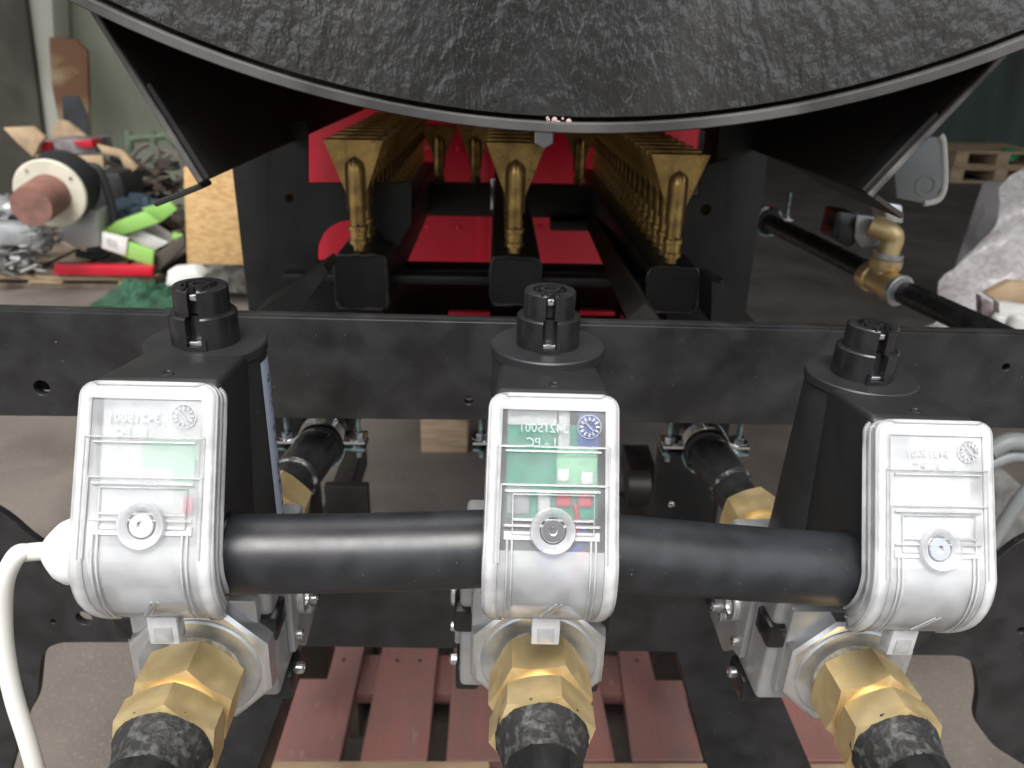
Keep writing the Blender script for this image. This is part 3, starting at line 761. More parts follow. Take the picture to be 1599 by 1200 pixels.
    # side cover plates with socket screws, feet
    for s in (-1, 1):
        X = -41*m if s < 0 else 33*m
        bm = B(); P = [(X, -24*m, -122*m), (X, 30*m, -122*m), (X, 37*m, -150*m), (X, 30*m, -184*m), (X, 0, -188*m), (X, -12*m, -176*m), (X, -24*m, -172*m)]
        prism(P, (s*4*m, 0, 0), bm); bmesh.ops.recalc_face_normals(bm, faces=bm.faces); bevel(bm, .0012, 2); obj('side_cover', bm, alu, root)
        for (y, z, r) in ((-3, -150, 9.5), (20, -143, 7.5)):
            bm = lathe(B(), (X+s*4*m, y*m, z*m), (s,0,0), [(0, r*m), (.0022, r*m), (.003, (r-.8)*m), (.003, (r-4)*m), (.0012, (r-4.4)*m)], 28)
            obj('plug', bm, alu_m, root)
        for (y, z) in ((8, -168), (22, -172), (-16, -166), (26, -158)):
            bm = lathe(B(), (X+s*4*m, y*m, z*m), (s,0,0), [(0, 3*m), (.0022, 2.9*m), (.0028, 2.4*m), (.0028, 1.3*m), (.0012, 1.2*m)], 18); obj('small_screw', bm, screwm, root)
        # black square foot with a silver stud
        bm = B(); box(bm, X-s*10*m, X+s*3*m, -34*m, -10*m, -196*m, -181*m); bmesh.ops.recalc_face_normals(bm, faces=bm.faces); bevel(bm, .002, 2); obj('foot', bm, plastic_s, root)
        bm = lathe(B(), (X+s*2*m, -20*m, -186*m), (s,0,0), [(0, 3.6*m), (.004, 3.4*m), (.005, 2.6*m), (.005, 1.4*m), (.003, 1.2*m)], 20); obj('stud', bm, screwm, root)
        bm = B(); box(bm, X-s*12*m, X+s*3*m, -50*m, -30*m, -142*m, -128*m); bmesh.ops.recalc_face_normals(bm, faces=bm.faces); bevel(bm, .002, 2); obj('connector', bm, plastic_s, root)
        bm = lathe(B(), (X-s*4*m, 34*m, -170*m), (s,0,0), [(0, 9*m), (.010, 8.5*m)], 6); obj('hex_plug', bm, plastic_s, root)
        bm = lathe(B(), (X+s*6*m, 34*m, -170*m), (s,0,0), [(0, 3.4*m), (.003, 3.0*m), (.003, 1.2*m)], 18); obj('stud', bm, screwm, root)
    # inlet union: two brass nuts
    n1 = hexnut(-66*m, -89*m, 25.0*m, hexph, CZ); o1 = obj('union_nut', n1, brass, root, sharp=18)
    n2 = hexnut(-92.5*m, -109*m, 24.6*m, hexph+.12, CZ); obj('compression_nut', n2, brass, root, sharp=18)
    bm = lathe(B(), (0, -87*m, CZ), (0,-1,0), [(0, 19*m), (.008, 19.4*m)], 40); obj('union_neck', bm, brass, root)
    bm = lathe(B(), (0, -62*m, CZ), (0,-1,0), [(0, 17*m), (.006, 17*m)], 40); obj('union_neck', bm, brass, root)
    # outlet union at the back
    n3 = hexnut(98*m, 72*m, 24.5*m, hexph, CZ); obj('outlet_nut', n3, brass, root, sharp=18)
    bm = lathe(B(), (0, 74*m, CZ), (0,-1,0), [(0, 18*m), (.042, 18*m)], 32); obj('outlet_neck', bm, brass, root)
    return root

UL = at(322, 531, .364); UM = at(855, 536, .373); UR = at(1345, 584, .386)
v1 = make_valve('gas_valve', 'left gas valve with clear cover paled by painted glare, blue side sticker and white cable gland', UL, (0, R_(1.2), R_(1.0)), win_h, 'half_glare', .30, .0055)
v2 = make_valve('gas_valve', 'middle gas valve, green circuit board showing through its clear cover', UM, (0, R_(.6), R_(-.8)), win_c, 'board', .08, .001)
v3 = make_valve('gas_valve', 'right gas valve with cover whitened by painted glare, farthest from the white cable', UR, (0, R_(2.2), R_(2.5)), win_w, 'blank', .42, .0042)
# sticker wrapped on the left housing
bm = B(); V = []
for i in range(13):
    z = -.009-.0075*i; r = .0276+.002*(-z-.006)/.104+.0002; row = []
    for k in range(9): th = R_(-14+54*k/8); row.append(bm.verts.new((r*math.cos(th), r*math.sin(th), z)))
    V.append(row)
for i in range(12):
    for k in range(8): bm.faces.new((V[i][k], V[i][k+1], V[i+1][k+1], V[i+1][k]))
st = obj('sticker', bm, sticker, v1, sharp=0)
bm = B()
for i in range(34):
    z = -.013-.0024*i
    if random.random() < .25: continue
    r = .0276+.002*(-z-.006)/.104+.00035; t0 = R_(random.choice((-2, 0, 2))); t1 = t0+R_(random.uniform(4, 14)); h_ = random.uniform(.0005, .0016)
    a = [bm.verts.new((r*math.cos(t), r*math.sin(t), zz)) for t, zz in ((t0, z), (t1, z), (t1, z-h_), (t0, z-h_))]; bm.faces.new(a)
obj('printed_text', bm, ink, st, sharp=0)

# ================================================================== PIPES
def local_to_world(root, p): 
    return Matrix.LocRotScale(root.location, root.rotation_euler, None) @ Vector(p)
def inlet(root, label):
    t = thing('inlet_pipe', label, 'pipe', local_to_world(root, (0, -.107, -.150)), root.rotation_euler)
    obj('pipe', sweep([(0, 0, 0), (0, -.03, 0), (0, -.28, 0)], .0168, 40), pipeb, t)
    pr = [(-.001, .0212), (.003, .0212), (.006, .0200), (.010, .0188), (.014, .0176), (.020, .0170)]
    bm = lathe(B(), (0, 0, 0), (0,-1,0), pr, 48)
    for v_ in bm.verts:
        v_.co += Vector((random.uniform(-1,1), random.uniform(-1,1), random.uniform(-1,1)))*.0004
    obj('sealing_sleeve', bm, sealm, t); return t
inlet(v1, 'black gas pipe entering the left brass nuts from the lower edge, pale sealant scrapes')
inlet(v2, 'black gas pipe entering the middle brass nuts at bottom centre')
inlet(v3, 'black gas pipe entering the right brass nuts at the lower right')
def outlet(root, label, cx, cy):
    p0 = local_to_world(root, (0, .094, -.150)); t = thing('outlet_pipe', label, 'pipe', p0)
    c = at(cx, cy, .556)-p0; e = c*2.1; d = c.normalized()
    obj('pipe', sweep([(0,0,0), c, e], .0150, 32), pipeb, t)
    obj('coupling', lathe(B(), d*.034, d, [(0,.0158),(.001,.0170),(.050,.0170),(.051,.0158)], 32), pipeb, t)
    obj('weld_bead', lathe(B(), d*.031, d, [(0,.0156),(.0014,.0172),(.0026,.0172),(.004,.0156)], 32), mat('bright_weld', (.25,.25,.245), .5, metal=.3, bump=.6, bscale=500, var2=(.02,.02,.02), vscale=120, thresh=(.36,.5)), t)
    return t
outlet(v1, 'black outlet pipe running back under the rail behind the left valve', 505, 688)
outlet(v2, 'black outlet pipe hidden behind the middle valve', 806, 690)
outlet(v3, 'black outlet pipe running back under the rail behind the right valve', 1098, 696)
def clamp(cx, cy, Y, label, w=66):
    c = at(cx, cy, Y); k = mpp(c); t = thing('pipe_clamp', label, 'pipe clamp', c)
    r = .0175; 
    for s, zz in ((1, .0018), (-1, -.0018)):
        bm = B()
        pts = [(-.034, zz), (-.020, zz)]
        for j in range(13):
            th = PI - PI*j/12; pts.append((r*math.cos(th)*1.02, zz+s*r*math.sin(th)))
        pts += [(.020, zz), (.034, zz)]
        for (a, b) in zip(pts, pts[1:]):
            box_pts = [(a[0], -.010, a[1]), (b[0], -.010, b[1]), (b[0], .010, b[1]), (a[0], .010, a[1])]
            prism(box_pts, (0, 0, s*.0022), bm)
        bmesh.ops.remove_doubles(bm, verts=bm.verts, dist=1e-6)
        obj('clamp_half', bm, teal if s < 0 else screwm, t)
    obj('rubber_band', lathe(B(), (0,-.012,0), (0,1,0), [(0,.0158),(.0005,.0172),(.0235,.0172),(.024,.0158)], 32), dark, t)
    for sx in (-1, 1):
        obj('clamp_bolt', cyl((sx*.0275, 0, -.014), (0,0,1), .0024, .055, 12), teal, t)
        obj('clamp_nut', cyl((sx*.0275, 0, .004), (0,0,1), .0045, .004, 6), screwm, t)
        obj('clamp_nut', cyl((sx*.0275, 0, -.009), (0,0,1), .0045, .004, 6), teal, t)
        obj('washer', cyl((sx*.0275, 0, .0032), (0,0,1), .0075, .0012, 20), screwm, t)
    return t
clamp(505, 688, .556, 'zinc pipe clamp under the rail behind the left valve')
clamp(1098, 696, .556, 'zinc pipe clamp under the rail left of the right valve')
clamp(806, 690, .556, 'zinc pipe clamp mostly hidden behind the middle valve')

# sleeves between the valves
def sleeve_between(a, b, label):
    A, Bq = local_to_world(a[0], a[1]), local_to_world(b[0], b[1])
    t = thing('cable_sleeve', label, 'cable sleeve', A.lerp(Bq, .5)); o_ = t.location.copy()
    n = 14; path = [A.lerp(Bq, k/n)-o_+Vector((0, 0, -.0008*math.sin(PI*k/n))) for k in range(n+1)]
    obj('tube', sweep(path, [.0176+(.00008*math.sin(k*1.7)) for k in range(n+1)], 56), sleeve, t, sharp=60)
    d = (Bq-A).normalized()
    for P, s in ((A, 1), (Bq, -1)):
        obj('end_lip', lathe(B(), P-o_+d*s*.0012, d*s, [(-.002,.0183),(.0,.0187),(.0016,.0183),(.0018,.0174)], 48), plastic_s, t)
        obj('grey_liner', lathe(B(), P-o_+d*s*.0001, d*s, [(-.004,.0160),(.0006,.0184)], 48), alu_m, t) if s == 1 and a[0] is v1 else None
sleeve_between((v1, (.0228, -.070, -.075)), (v2, (-.022, -.070, -.075)), 'black satin tube joining the left and middle valves')
sleeve_between((v2, (.022, -.070, -.075)), (v3, (-.0225, -.070, -.075)), 'black satin tube joining the middle and right valves')

# white gland and cable
g0 = local_to_world(v1, (-.024, -.072, -.073)); cab = thing('power_cable', 'white cable with white screw gland looping down beside the left valve', 'cable', g0)
obj('gland_body', lathe(B(), (0,0,0), (-1,0,0), [(0,.0125),(.004,.0125),(.0041,.0168),(.0125,.0168),(.0130,.0160)], 6, PI/6), white, cab)
obj('gland_dome', lathe(B(), (-.0128,0,0), (-1,0,0), [(0,.0140),(.001,.0148),(.006,.0146),(.010,.0128),(.014,.0090),(.016,.0068),(.0165,.005)], 36), white, cab)
pts = [Vector((-.028,0,0)), Vector((-.038,0,-.001))] + [at(x, y, Y)-g0 for x, y, Y in ((26, 868, .288), (8, 905, .285), (4, 960, .283), (8, 1020, .28), (22, 1090, .276), (44, 1160, .272), (66, 1240, .268), (90, 1340, .264))]
obj('cable_jacket', sweep(smooth_path(pts, 8), .0040, 20), cablew, cab, sharp=60)

# ================================================================== PALLET UNDER THE MACHINE
pal = thing('red_pallet', 'red stained wooden pallet on the floor under the black frame', 'pallet', (0, 1.0, .11))
Zp = .13
for (ta, tb, ba, bb_) in ((478, 568, 427, 530), (597, 684, 562, 667), (709, 795, 697, 800), (810, 925, 815, 960), (966, 1050, 987, 1098), (1075, 1150, 1130, 1225), (1180, 1250, 1260, 1350)):
    a0, a1 = atz(ta, 1014, Zp), atz(tb, 1014, Zp); b0_, b1 = atz(ba, 1188, Zp), atz(bb_, 1188, Zp)
    def ext(p, q, y): return p.lerp(q, (y-p.y)/(q.y-p.y))
    P = [ext(a0, b0_, 1.36), ext(a1, b1, 1.36), ext(a1, b1, b1.y), ext(a0, b0_, b0_.y)]
    dz = random.uniform(-.002, .002)
    bm = prism([p+Vector((0,0,dz)) for p in P], (0,0,-.022)); bmesh.ops.recalc_face_normals(bm, faces=bm.faces); bevel(bm, .0012, 1)
    o = obj('deck_board', bm, redwood, pal); o.location = -pal.location
    for yy in (1.03, 1.31):
        for g in (.3, .7):
            w_ = ext(a0, b0_, yy).lerp(ext(a1, b1, yy), g); n_ = obj('nail', lathe(B(), (0,0,0), (0,0,1), [(0,.0035),(.0012,.0030)], 8), dark, o, loc=(w_.x, w_.y, Zp+dz))
yb = atz(700, 1188, Zp).y
o = obj('stringer_board', bx(-.34, .62, .98, 1.07, .085, .107, .003), redwood, pal); o.location = -pal.location
o = obj('stringer_board', bx(-.34, .62, 1.26, 1.355, .085, .107, .003), redwood, pal); o.location = -pal.location
for x in (-.32, .06, .45):
    o = obj('block', bx(x, x+.1, .99, 1.35, .0, .084, .003), woodg, pal); o.location = -pal.location
a, b = atz(398, 1187, .115), atz(765, 1193, .115)
t = tag(obj('wood_plank', bx(a.x, b.x, .72, yb-.002, .09, .133, .004), wood), 'pale wooden plank lying across the pallet end, left of centre', 'plank')
a, b = atz(905, 1191, .115), atz(1330, 1191, .115)
tag(obj('wood_plank', bx(a.x, b.x, .72, yb-.003, .088, .131, .004), wood), 'pale wooden plank lying across the pallet end, right of the middle nuts', 'plank')
# wood block seen under the rail
P = atz(697, 708, 0)
tag(obj('wood_block', bx(P.x-.072, P.x+.06, P.y, P.y+.14, 0, .1, .004), wood), 'pale square wooden block standing on the concrete floor under the rail', 'wood block')

# ================================================================== RIGHT: PIPE, TEE, REAR VALVE
A, Bp = at(1196, 345, 1.15), at(1372, 433, .93); Cp = at(1375, 440, .92); Dp = at(1700, 590, .66)
rp = thing('side_gas_pipe', 'long black gas pipe with brass tee running along the right side of the frame', 'pipe', Cp)
Q = Cp
obj('pipe', sweep([A-Q, Bp-Q], .0125, 28), pipeb, rp); obj('pipe', sweep([at(1392,448,.91)-Q, Dp-Q], .0135, 28), pipeb, rp)
dr = (Dp-A).normalized()
obj('brass_tee', lathe(B(), -dr*.026, dr, [(0,.017),(.012,.018),(.014,.0155),(.040,.0155),(.042,.018),(.056,.0175)], 28), brass, rp)
obj('ring_seal', lathe(B(), dr*.028, dr, [(0,.0178),(.002,.019),(.005,.019),(.006,.0178)], 28), zinc, rp)
up = at(1393, 375, .92)-Q
obj('riser', sweep([Vector((0,0,0)), up*.5, up], .0125, 24), brass, rp)
obj('riser_collar', lathe(B(), up*.30, up, [(0,.016),(.004,.0185),(.012,.0185),(.014,.016)], 28), brass, rp)
obj('riser_ring', lathe(B(), up*.58, up, [(0,.0175),(.006,.0175)], 28), zinc, rp)
el = [up*.8, up*1.02, up*1.12+Vector((-.006,0,.003)), at(1360, 352, .93)-Q]
obj('elbow', sweep(smooth_path(el, 5), .0128, 24), brass, rp)
P = at(1198, 332, 1.15)
rc = clamp(1198, 345, 1.15, 'zinc pipe clamp on the back right post holding the side gas pipe')
rv = thing('rear_gas_valve', 'grey gas valve seen from the side behind the right skirt plate', 'gas valve', at(1440, 270, .94))
slab_px('valve_housing', [(1418, 212), (1466, 214), (1472, 230), (1474, 285), (1462, 312), (1440, 318), (1400, 310), (1396, 270)], .93, .055, pvc, rv, .0025).location = -rv.location
o = obj('cover_edge', sweep(smooth_path([at(x, y, .93)+Vector((0,.002,0)) for x, y in ((1468, 212), (1474, 225), (1476, 288), (1466, 312), (1444, 318))], 5), [.004]*21, 10), cablew, rv); o.location = -rv.location
o = obj('round_boss', lathe(B(), at(1447, 290, .928)+Vector((0,.003,0)), (0,-1,0), [(0,.0125),(.002,.0125),(.002,.0095),(.0005,.0090)], 28), pvc, rv); o.location = -rv.location
for (nm, pts, m_) in (('body', [(1338, 335), (1372, 340), (1378, 385), (1345, 388), (1334, 372)], alu), ('bracket', [(1308, 330), (1338, 334), (1336, 382), (1326, 388), (1298, 372)], plastic_s), ('inlet_collar', [(1380, 316), (1410, 320), (1412, 350), (1384, 348)], alu_m)):
    slab_px(nm, pts, .94, .04, m_, rv, .003).location = -rv.location

# ================================================================== BACKGROUND LEFT
p = at(75, 0, 5.4); q = at(52, 215, 5.4)
tag(slab_px('wall_pillar', [(28, -60), (78, -60), (92, 215), (94, 330), (62, 330), (60, 215)], 5.35, .2, mat('pale_pillar', (.62,.63,.55), .9, var=.1, vscale=3)), 'pale vertical pillar against the mossy wall at upper left', 'pillar')
pn = thing('leaning_board', 'stained rusty board leaning on the wall right of the pale pillar', 'board', at(110, 140, 5.2))
slab_px('panel', [(76, 58), (118, 62), (136, 80), (140, 215), (96, 215), (80, 130)], 5.2, .03, mat('stained_board', (.42,.33,.20), .8, var2=(.20,.10,.05), vscale=3, thresh=(.4,.55)), pn).location = -pn.location
slab_px('dark_patch', [(96, 150), (122, 150), (137, 180), (138, 212), (100, 212)], 5.19, .006, mat('blackened', (.06,.065,.075), .7, var=.3, vscale=5), pn).location = -pn.location
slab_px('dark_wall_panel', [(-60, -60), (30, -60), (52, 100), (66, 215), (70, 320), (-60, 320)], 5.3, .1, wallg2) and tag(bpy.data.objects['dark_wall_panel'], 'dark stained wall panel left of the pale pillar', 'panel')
# pallet with scrap
lp = thing('scrap_pallet', 'weathered wooden pallet heaped with scrap on the floor at left', 'pallet', at(80, 445, 3.6))
def lpo(o): o.location = -lp.location; return o
za = at(100, 430, 3.62).z; 
a, b = at(-140, 430, 3.6), at(240, 430, 3.6)
nb = 6
lpo(obj('edge_board', bx(a.x, b.x, 3.6, 3.7, za-.02, za, .004), wood, lp))
for k in range(nb):
    x0 = a.x+(b.x-a.x)*k/nb; lpo(obj('deck_board', bx(x0+.01, x0+(b.x-a.x)/nb-.02, 3.6, 4.8, za+.001, za+.02, .004), woodg, lp))
for px in (75, 215, -60):
    c = at(px, 445, 3.6); lpo(obj('block', bx(c.x-.09, c.x+.07, 3.6, 3.75, 0.02, za-.021, .004), wood, lp))
lpo(obj('base_board', bx(a.x, b.x, 3.61, 3.7, 0, .02, .003), woodg, lp))
# burner motor with flange
c = at(81, 301, 3.55); k = mpp(c)
bw = thing('old_burner', 'old oil burner with cream round flange and rusty blast tube on the scrap pallet', 'burner', c)
ax = Vector((.10, -1, -.10)).normalized()
obj('flange', lathe(B(), (0,0,0), ax, [(0, 52*k), (.02, 53*k), (.025, 51*k)], 48), cream, bw)
obj('blast_tube', lathe(B(), ax*.02, ax, [(0, 31*k), (.15, 30*k), (.20, 29*k), (.2, 24*k)], 40), rust, bw)
obj('tube_mouth', lathe(B(), ax*.2, ax, [(0, 26*k), (.012, 25*k), (.013, 4*k), (.006, 3*k)], 36), mat('rusty_disc', (.36,.17,.13), .8, var=.2, vscale=20), bw)
obj('fan_housing', lathe(B(), (0,0,0), -ax, [(0, 46*k), (.05, 53*k), (.16, 53*k), (.2, 36*k)], 40), dark, bw)
for j in range(4):
    th = j*PI/2+.6; u_, v_ = basis(ax); obj('flange_bolt', lathe(B(), (u_*math.cos(th)+v_*math.sin(th))*44*k+ax*.024, ax, [(0,.008),(.006,.007)], 8), screwm, bw)
def bgslab(name, pts, Y, d, m_, label, cat, bv=.006): return tag(slab_px(name, pts, Y, d, m_, None, bv), label, cat)
def bgroot(name, label, cat, P): return thing(name, label, cat, P)
# cable hoop and black lumps behind the burner
hoop = [at(x, y, 3.75) for x, y in ((125, 262), (150, 262), (165, 290), (178, 340), (176, 380), (160, 400), (120, 396))]
tag(obj('black_hose', sweep(smooth_path(hoop, 6), .018, 12), dark), 'thick black hose curling down behind the cream flange', 'hose')
tag(obj('metal_hood', bx(0,0,0,0,0,0), steelg), 'x', 'x') if False else None
bgslab('metal_hood', [(95, 350), (135, 325), (152, 330), (156, 385), (120, 390), (96, 375)], 3.66, .12, mat('pale_steel', (.50,.50,.50), .5, metal=.2), 'pale grey metal hood beneath the cream flange', 'hood')
bgslab('motor_housing', [(140, 270), (186, 268), (196, 300), (190, 340), (184, 420), (140, 420), (130, 392)], 3.95, .25, dark, 'black motor housing behind the grey hood', 'motor', .03)
bgslab('metal_bracket', [(-60, 348), (40, 352), (68, 372), (66, 398), (40, 385), (-60, 380)], 3.55, .10, steelg, 'grey sheet metal bracket at the left edge on the scrap pallet', 'bracket')
# crumpled metal lumps
def lump(name, px, py, Y, r, m_, label, cat, sq=(1,1,1), n=2, amp=.25):
    P = at(px, py, Y); bm = B(); bmesh.ops.create_icosphere(bm, subdivisions=n+1, radius=r*mpp(P))
    for v_ in bm.verts:
        f = 1+random.uniform(-amp, amp); v_.co = Vector((v_.co.x*sq[0]*f, v_.co.y*sq[1]*f, v_.co.z*sq[2]*f))
    return tag(obj(name, bm, m_, None, sharp=50, loc=P), label, cat)
lump('bag_of_fittings', 10, 330, 3.75, 30, steelg, 'grey bag of fittings left of the cream flange', 'bag', (1,1,.8), 2, .25)
def heap(name, px, py, Y, r, m_, label, cat, sq=(1,1,1), n=70):
    P = at(px, py, Y); R0 = r*mpp(P); bm = B()
    for _ in range(n):
        c = Vector((random.gauss(0,.42)*sq[0], random.gauss(0,.4)*sq[1], random.uniform(-1,.7)*sq[2]))*R0
        a = random.uniform(0, PI); d = Vector((math.cos(a), math.sin(a), random.uniform(-.5,.5))).normalized(); L0 = R0*random.uniform(.15,.6)
        if random.random() < .5: sweep([c-d*L0, c+d*L0], R0*random.uniform(.03,.07), 7, bm)
        else:
            u_, v_ = basis(d); w1, w2 = R0*random.uniform(.08,.3), R0*random.uniform(.01,.08)
            prism([c+u_*w1+v_*w2, c-u_*w1+v_*w2, c-u_*w1-v_*w2, c+u_*w1-v_*w2], d*L0, bm)
    return tag(obj(name, bm, m_, None, loc=P), label, cat, kind='stuff')
heap('metal_scraps', 15, 400, 3.6, 34, mat('metal_scraps', (.36,.36,.35), .45, metal=.5), 'loose grey metal scrap under the sheet bracket at left', 'scrap', (1.3,1,.6), 90)
heap('metal_fittings', 62, 372, 3.5, 26, MATS['metal_scraps'], 'small grey metal fittings below the cream flange', 'fittings', (1.2,1,.6), 60)
# cardboard box behind, open flaps
cb_ = bgroot('open_carton', 'torn open brown cardboard carton with red goods inside, behind the cream flange', 'cardboard box', at(100, 240, 4.2))
for nm, pts, Y, m_ in (('front_side', [(55, 243), (160, 244), (162, 262), (58, 266)], 4.15, card), ('flap', [(4, 200), (50, 198), (70, 215), (60, 228), (52, 246), (28, 225)], 4.15, card), ('flap', [(88, 186), (104, 190), (150, 225), (148, 232), (78, 214)], 4.5, card), ('flap', [(150, 226), (190, 236), (214, 262), (200, 276), (186, 245), (160, 240)], 4.1, card)):
    slab_px(nm, pts, Y, .03, m_, cb_, .004).location = -cb_.location
slab_px('contents', [(62, 220), (145, 218), (150, 240), (60, 242)], 4.25, .2, mat('grey_goods', (.22,.20,.21), .7, var=.4, vscale=9), cb_).location = -cb_.location
slab_px('red_goods', [(64, 222), (78, 222), (80, 236), (64, 238)], 4.22, .1, redp, cb_).location = -cb_.location
slab_px('red_goods', [(110, 222), (142, 218), (146, 230), (130, 232)], 4.22, .1, redp, cb_).location = -cb_.location
# green machine frames and wheel behind
gf = bgroot('green_trolley', 'tangle of pale green tubes and hoops against the wall behind the cartons', 'trolley', at(230, 240, 4.8))
for pts in ([(200, 205), (206, 250), (204, 290)], [(240, 205), (240, 280)], [(205, 217), (262, 212)], [(200, 275), (240, 300)], [(258, 210), (285, 236)]):
    o = obj('tube', sweep([at(x, y, 4.8) for x, y in pts], .022, 10), mat('pale_green_tube', (.16,.22,.14), .6, var=.2, vscale=9), gf); o.location = -gf.location
for (x, y, r) in ((268, 268, 24), (250, 275, 34), (225, 250, 20)):
    P = at(x, y, 4.7); q = [P+Vector((math.cos(t)*r*mpp(P), .1*math.sin(t), math.sin(t)*r*mpp(P))) for t in [2*PI*j/24 for j in range(25)]]
    o = obj('hoop', sweep(q, .014, 8), mat('dull_hoop', (.20,.18,.15), .6), gf); o.location = -gf.location
heap('dark_scrap_heap', 215, 285, 4.5, 50, mat('dark_scrap', (.05,.045,.042), .8, var2=(.12,.09,.07), vscale=12), 'dark heap of scrap beneath the green tubes', 'scrap heap', (1.2,.8,.8), 120)
lump('blue_rag', 212, 335, 4.0, 38, mat('dark_blue_cloth', (.025,.045,.065), .8, var=.3, vscale=9), 'dark blue cloth bundle above the green and white box', 'rag', (1.2,.8,.8), 3, .15)
heap('brown_scrap_heap', 250, 360, 4.1, 42, mat('brown_scrap', (.08,.055,.04), .8, var=.4, vscale=14), 'brown scrap heap right of the blue rag, by the chipboard', 'scrap heap', (1.1,.8,.7), 90)
# green/white box
gb = bgroot('green_white_box', 'torn open green and white cardboard box leaning on the scrap pallet', 'cardboard box', at(215, 385, 3.7))
for nm, pts, Y, m_ in (('side', [(160, 362), (200, 378), (240, 392), (238, 416), (195, 402), (158, 386)], 3.62, greenb), ('white_side', [(159, 363), (199, 373), (196, 400), (158, 388)], 3.61, whitec), ('flap', [(162, 360), (182, 346), (225, 330), (248, 348), (232, 354), (178, 372)], 3.72, greenb), ('flap', [(220, 326), (264, 315), (276, 328), (250, 348)], 3.78, greenb), ('lining', [(186, 366), (212, 356), (262, 380), (240, 392)], 3.75, whitec), ('grey_insert', [(214, 354), (240, 350), (275, 372), (262, 382)], 3.78, mat('grey_card', (.28,.26,.24), .7)), ('green_edge', [(270, 364), (286, 368), (284, 376), (268, 374)], 3.74, greenb)):
    slab_px(nm, pts, Y, .02, m_, gb, .002).location = -gb.location
bm = B()
for j in range(4):
    p_, q_ = at(168+j*4, 372+j*1.2, 3.605), at(169.5+j*4, 384+j*1.2, 3.605); box(bm, p_.x, q_.x, 3.604, 3.6065, q_.z, p_.z)
o = obj('printed_marks', bm, greyc, gb); o.location = -gb.location
bgslab('dark_timber', [(238, 400), (286, 366), (290, 385), (242, 430)], 3.66, .05, mat('dark_timber', (.09,.075,.06), .8), 'dark timber strip propped beside the green and white box', 'timber')
bgslab('red_strip', [(84, 413), (238, 417), (238, 432), (84, 429)], 3.57, .04, redp, 'bright red metal strip lying along the pallet edge', 'strip', .003)
tag(slab_px('chipboard_sheet', [(286, 262), (372, 262), (380, 414), (292, 413)], 3.3, .02, osb), 'pale chipboard sheet standing left of the black post', 'chipboard')
tag(slab_px('osb_offcut', [(488, 352), (560, 372), (560, 420), (488, 420)], 1.9, .02, osb), 'pale wood seen through the round hole in the left mounting plate', 'wood board')
bgslab('white_offcut', [(262, 423), (300, 420), (318, 432), (300, 452), (258, 446)], 3.4, .1, whitec, 'white crumpled card on the floor left of the valve knob', 'card')
bgslab('grey_rubble', [(318, 418), (384, 418), (388, 462), (340, 458)], 3.45, .15, mat('grey_rubble', (.20,.19,.17), .8, var=.5, vscale=20, bump=.5, bscale=30, bdist=.02), 'grey rubble below the chipboard sheet', 'rubble', .02)
def cloth(name, pts, Y, label):
    P = [at(x, y, Y) for x, y in pts]; x0, x1 = min(p.x for p in P), max(p.x for p in P); zc = .07
    bm = B(); bmesh.ops.create_grid(bm, x_segments=80, y_segments=30, size=.5)
    for v_ in bm.verts:
        u_, w_ = v_.co.x+.5, v_.co.y+.5
        v_.co = Vector((x0+(x1-x0)*u_, Y+.45*w_+.05*math.sin(u_*9),   .012+zc*.8*math.sin(PI*w_)**.5*math.sin(PI*u_)**.4*(.5+1.1*mnoise.noise(Vector((u_*7, w_*3, 1)))+.7*abs(mnoise.noise(Vector((u_*16, w_*8, 4)))))))
    return tag(obj(name, bm, greenf, None, sharp=60), label, 'tarpaulin')
cloth('green_tarpaulin', [(128, 470), (285, 470)], 3.25, 'crumpled dark green tarpaulin on the floor before the scrap pallet')

# ================================================================== BACKGROUND RIGHT
def small_pallet(px, py, Y, w, label, z0=0):
    P = at(px, py, Y); t = thing('stacked_pallet', label, 'pallet', (P.x, Y, z0), group='pallets stacked by the far wall')
    for k in range(5): obj('deck_board', bx(0, w, k*.17, k*.17+.11, .12, .142, .003), wood, t)
    for k in range(3): obj('block', bx(k*(w-.12)/2, k*(w-.12)/2+.12, 0, .78, .022, .119, .003), wood, t)
    obj('base_board', bx(0, w, 0, .1, 0, .0215, .003), wood, t); return t
PY = atz(1540, 287, 0).y
small_pallet(1482, 285, PY, .95, 'lower pallet of the far stack by the green wall')
small_pallet(1488, 266, PY+.05, .9, 'upper pallet of the far stack by the green wall', .1425)
small_pallet(1572, 280, PY+.6, .9, 'pallet right of the far stack, under the green bag')
lump('green_bag', 1573, 242, PY+.2, 13, mat('bright_green_bag', (.02,.38,.16), .5), 'small bright green bag lying on the far pallets', 'bag', (1.3,1,.8), 2, .15)
# film-wrapped load
P = at(1540, 400, 1.9)
bm = B(); V = []
prof = [(1610, 260, 2.2), (1575, 300, 2.15), (1545, 345, 2.1), (1515, 400, 2.05), (1475, 450, 2.0), (1445, 490, 1.95), (1420, 530, 1.9)]
nr, ncx = 26, 30
bmq = B(); G = []
for i in range(nr+1):
    t = i/nr*(len(prof)-1); i0 = min(int(t), len(prof)-2); f = t-i0
    x = prof[i0][0]*(1-f)+prof[i0+1][0]*f; y = prof[i0][1]*(1-f)+prof[i0+1][1]*f; Y = prof[i0][2]*(1-f)+prof[i0+1][2]*f
    L0 = at(x, y, Y); row = []
    for k in range(ncx+1):
        g = k/ncx; q = L0+Vector((g*.75, .035*math.sin(g*16+i*.5)+g*.05, .015*math.sin(g*13)))
        row.append(bmq.verts.new(q+Vector((0, .05*mnoise.noise(Vector((k*.35, i*.16, 3))) + .02*mnoise.noise(Vector((k*.9, i*.5, 7))), 0))))
    G.append(row)
for i in range(nr):
    for k in range(ncx): bmq.faces.new((G[i][k], G[i][k+1], G[i+1][k+1], G[i+1][k]))
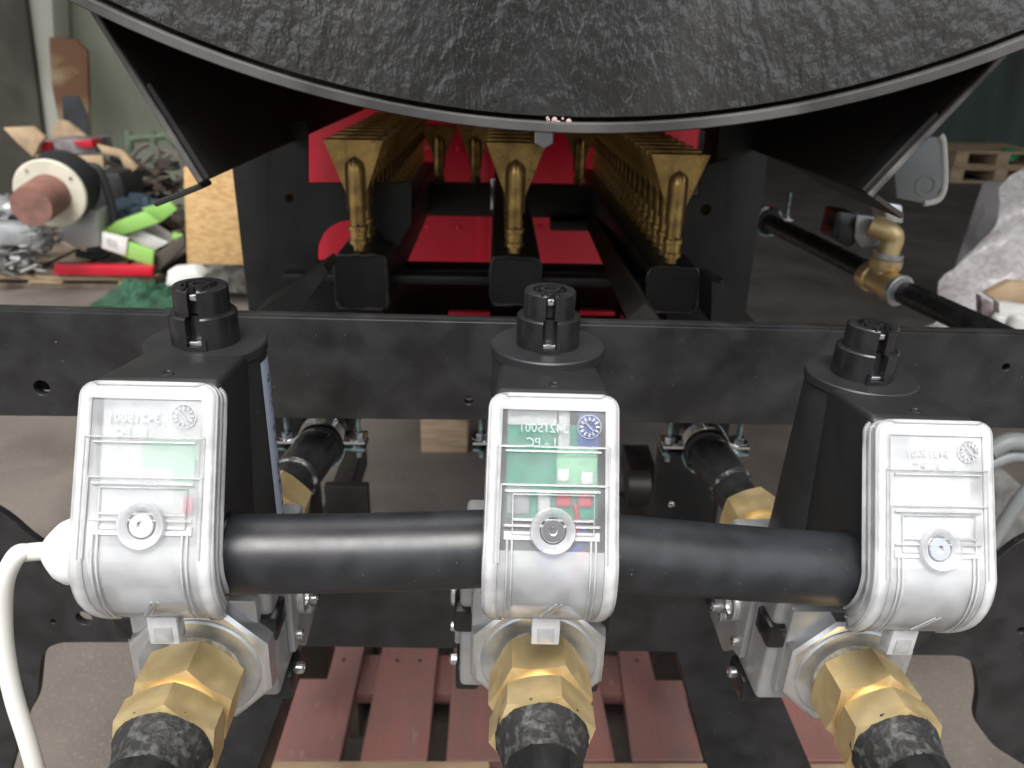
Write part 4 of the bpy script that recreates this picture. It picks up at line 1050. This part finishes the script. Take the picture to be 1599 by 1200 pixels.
tag(obj('plastic_film', bmq, film, None, sharp=180), 'crumpled translucent plastic film draped over goods at the right edge', 'plastic film')
bgslab('wrapped_goods', [(1600, 300), (1700, 300), (1700, 560), (1500, 560), (1540, 470)], 3.1, .3, mat('wrapped_grey', (.42,.40,.40), .8, var=.3, vscale=8), 'grey goods standing under the translucent film', 'goods', .02)
cx = thing('cardboard_carton', 'white and brown open carton at the right edge behind the rail', 'cardboard box', at(1570, 480, 1.35))
for nm, pts, Y, m_ in (('side', [(1532, 462), (1560, 480), (1562, 516), (1534, 508)], 1.38, mat('purple_print', (.35,.29,.32), .7, var=.4, vscale=40)), ('front', [(1560, 472), (1680, 490), (1680, 560), (1562, 524)], 1.34, whitec), ('top', [(1540, 460), (1580, 440), (1680, 450), (1680, 492), (1562, 474)], 1.42, card)):
    slab_px(nm, pts, Y, .02, m_, cx, .002).location = -cx.location
for j, px in enumerate((1556, 1585)):
    P = at(px, 508, 1.33); o = obj('white_bottle', lathe(B(), P+Vector((0,0,-.03)), (0,0,1), [(0,.012),(.045,.012),(.05,.008)], 16), whitec, cx); o.location = -cx.location
# things seen through the right end of the plate opening
wr = thing('pipe_offcut', 'curved grey channel offcut on the floor at the right end of the opening', 'offcut', at(1580, 740, .9))
for pts, r, m_ in (([(1545, 705), (1580, 690), (1640, 700)], .012, pvc), ([(1545, 725), (1590, 712), (1650, 735)], .009, pvc), ([(1650, 735), (1600, 770), (1548, 850)], .009, pvc)):
    o = obj('bent_strip', sweep(smooth_path([at(x, y, .9) for x, y in pts], 6), r, 12), m_, wr); o.location = -wr.location
bgslab('grey_tray', [(1500, 735), (1580, 745), (1640, 800), (1640, 900), (1500, 900)], 1.0, .03, mat('grey_tray', (.16,.16,.15), .7, var=.3, vscale=20), 'dull grey tray under the curved offcut at right', 'tray')
o = lump('green_sprig', 1560, 828, .93, 9, mat('bright_green_bit', (.05,.45,.10), .6), 'tiny bright green scrap beside the right valve cover', 'scrap', (1,1,.6), 2, .4)
ring_c = at(1560, 880, .62)
q = [at(x, y, .6) for x, y in ((1535, 885), (1560, 880), (1590, 862), (1625, 830))]
tag(obj('black_hose', sweep(smooth_path(q, 6), .004, 12), dark), 'thin black hose curving out right of the right valve', 'hose')
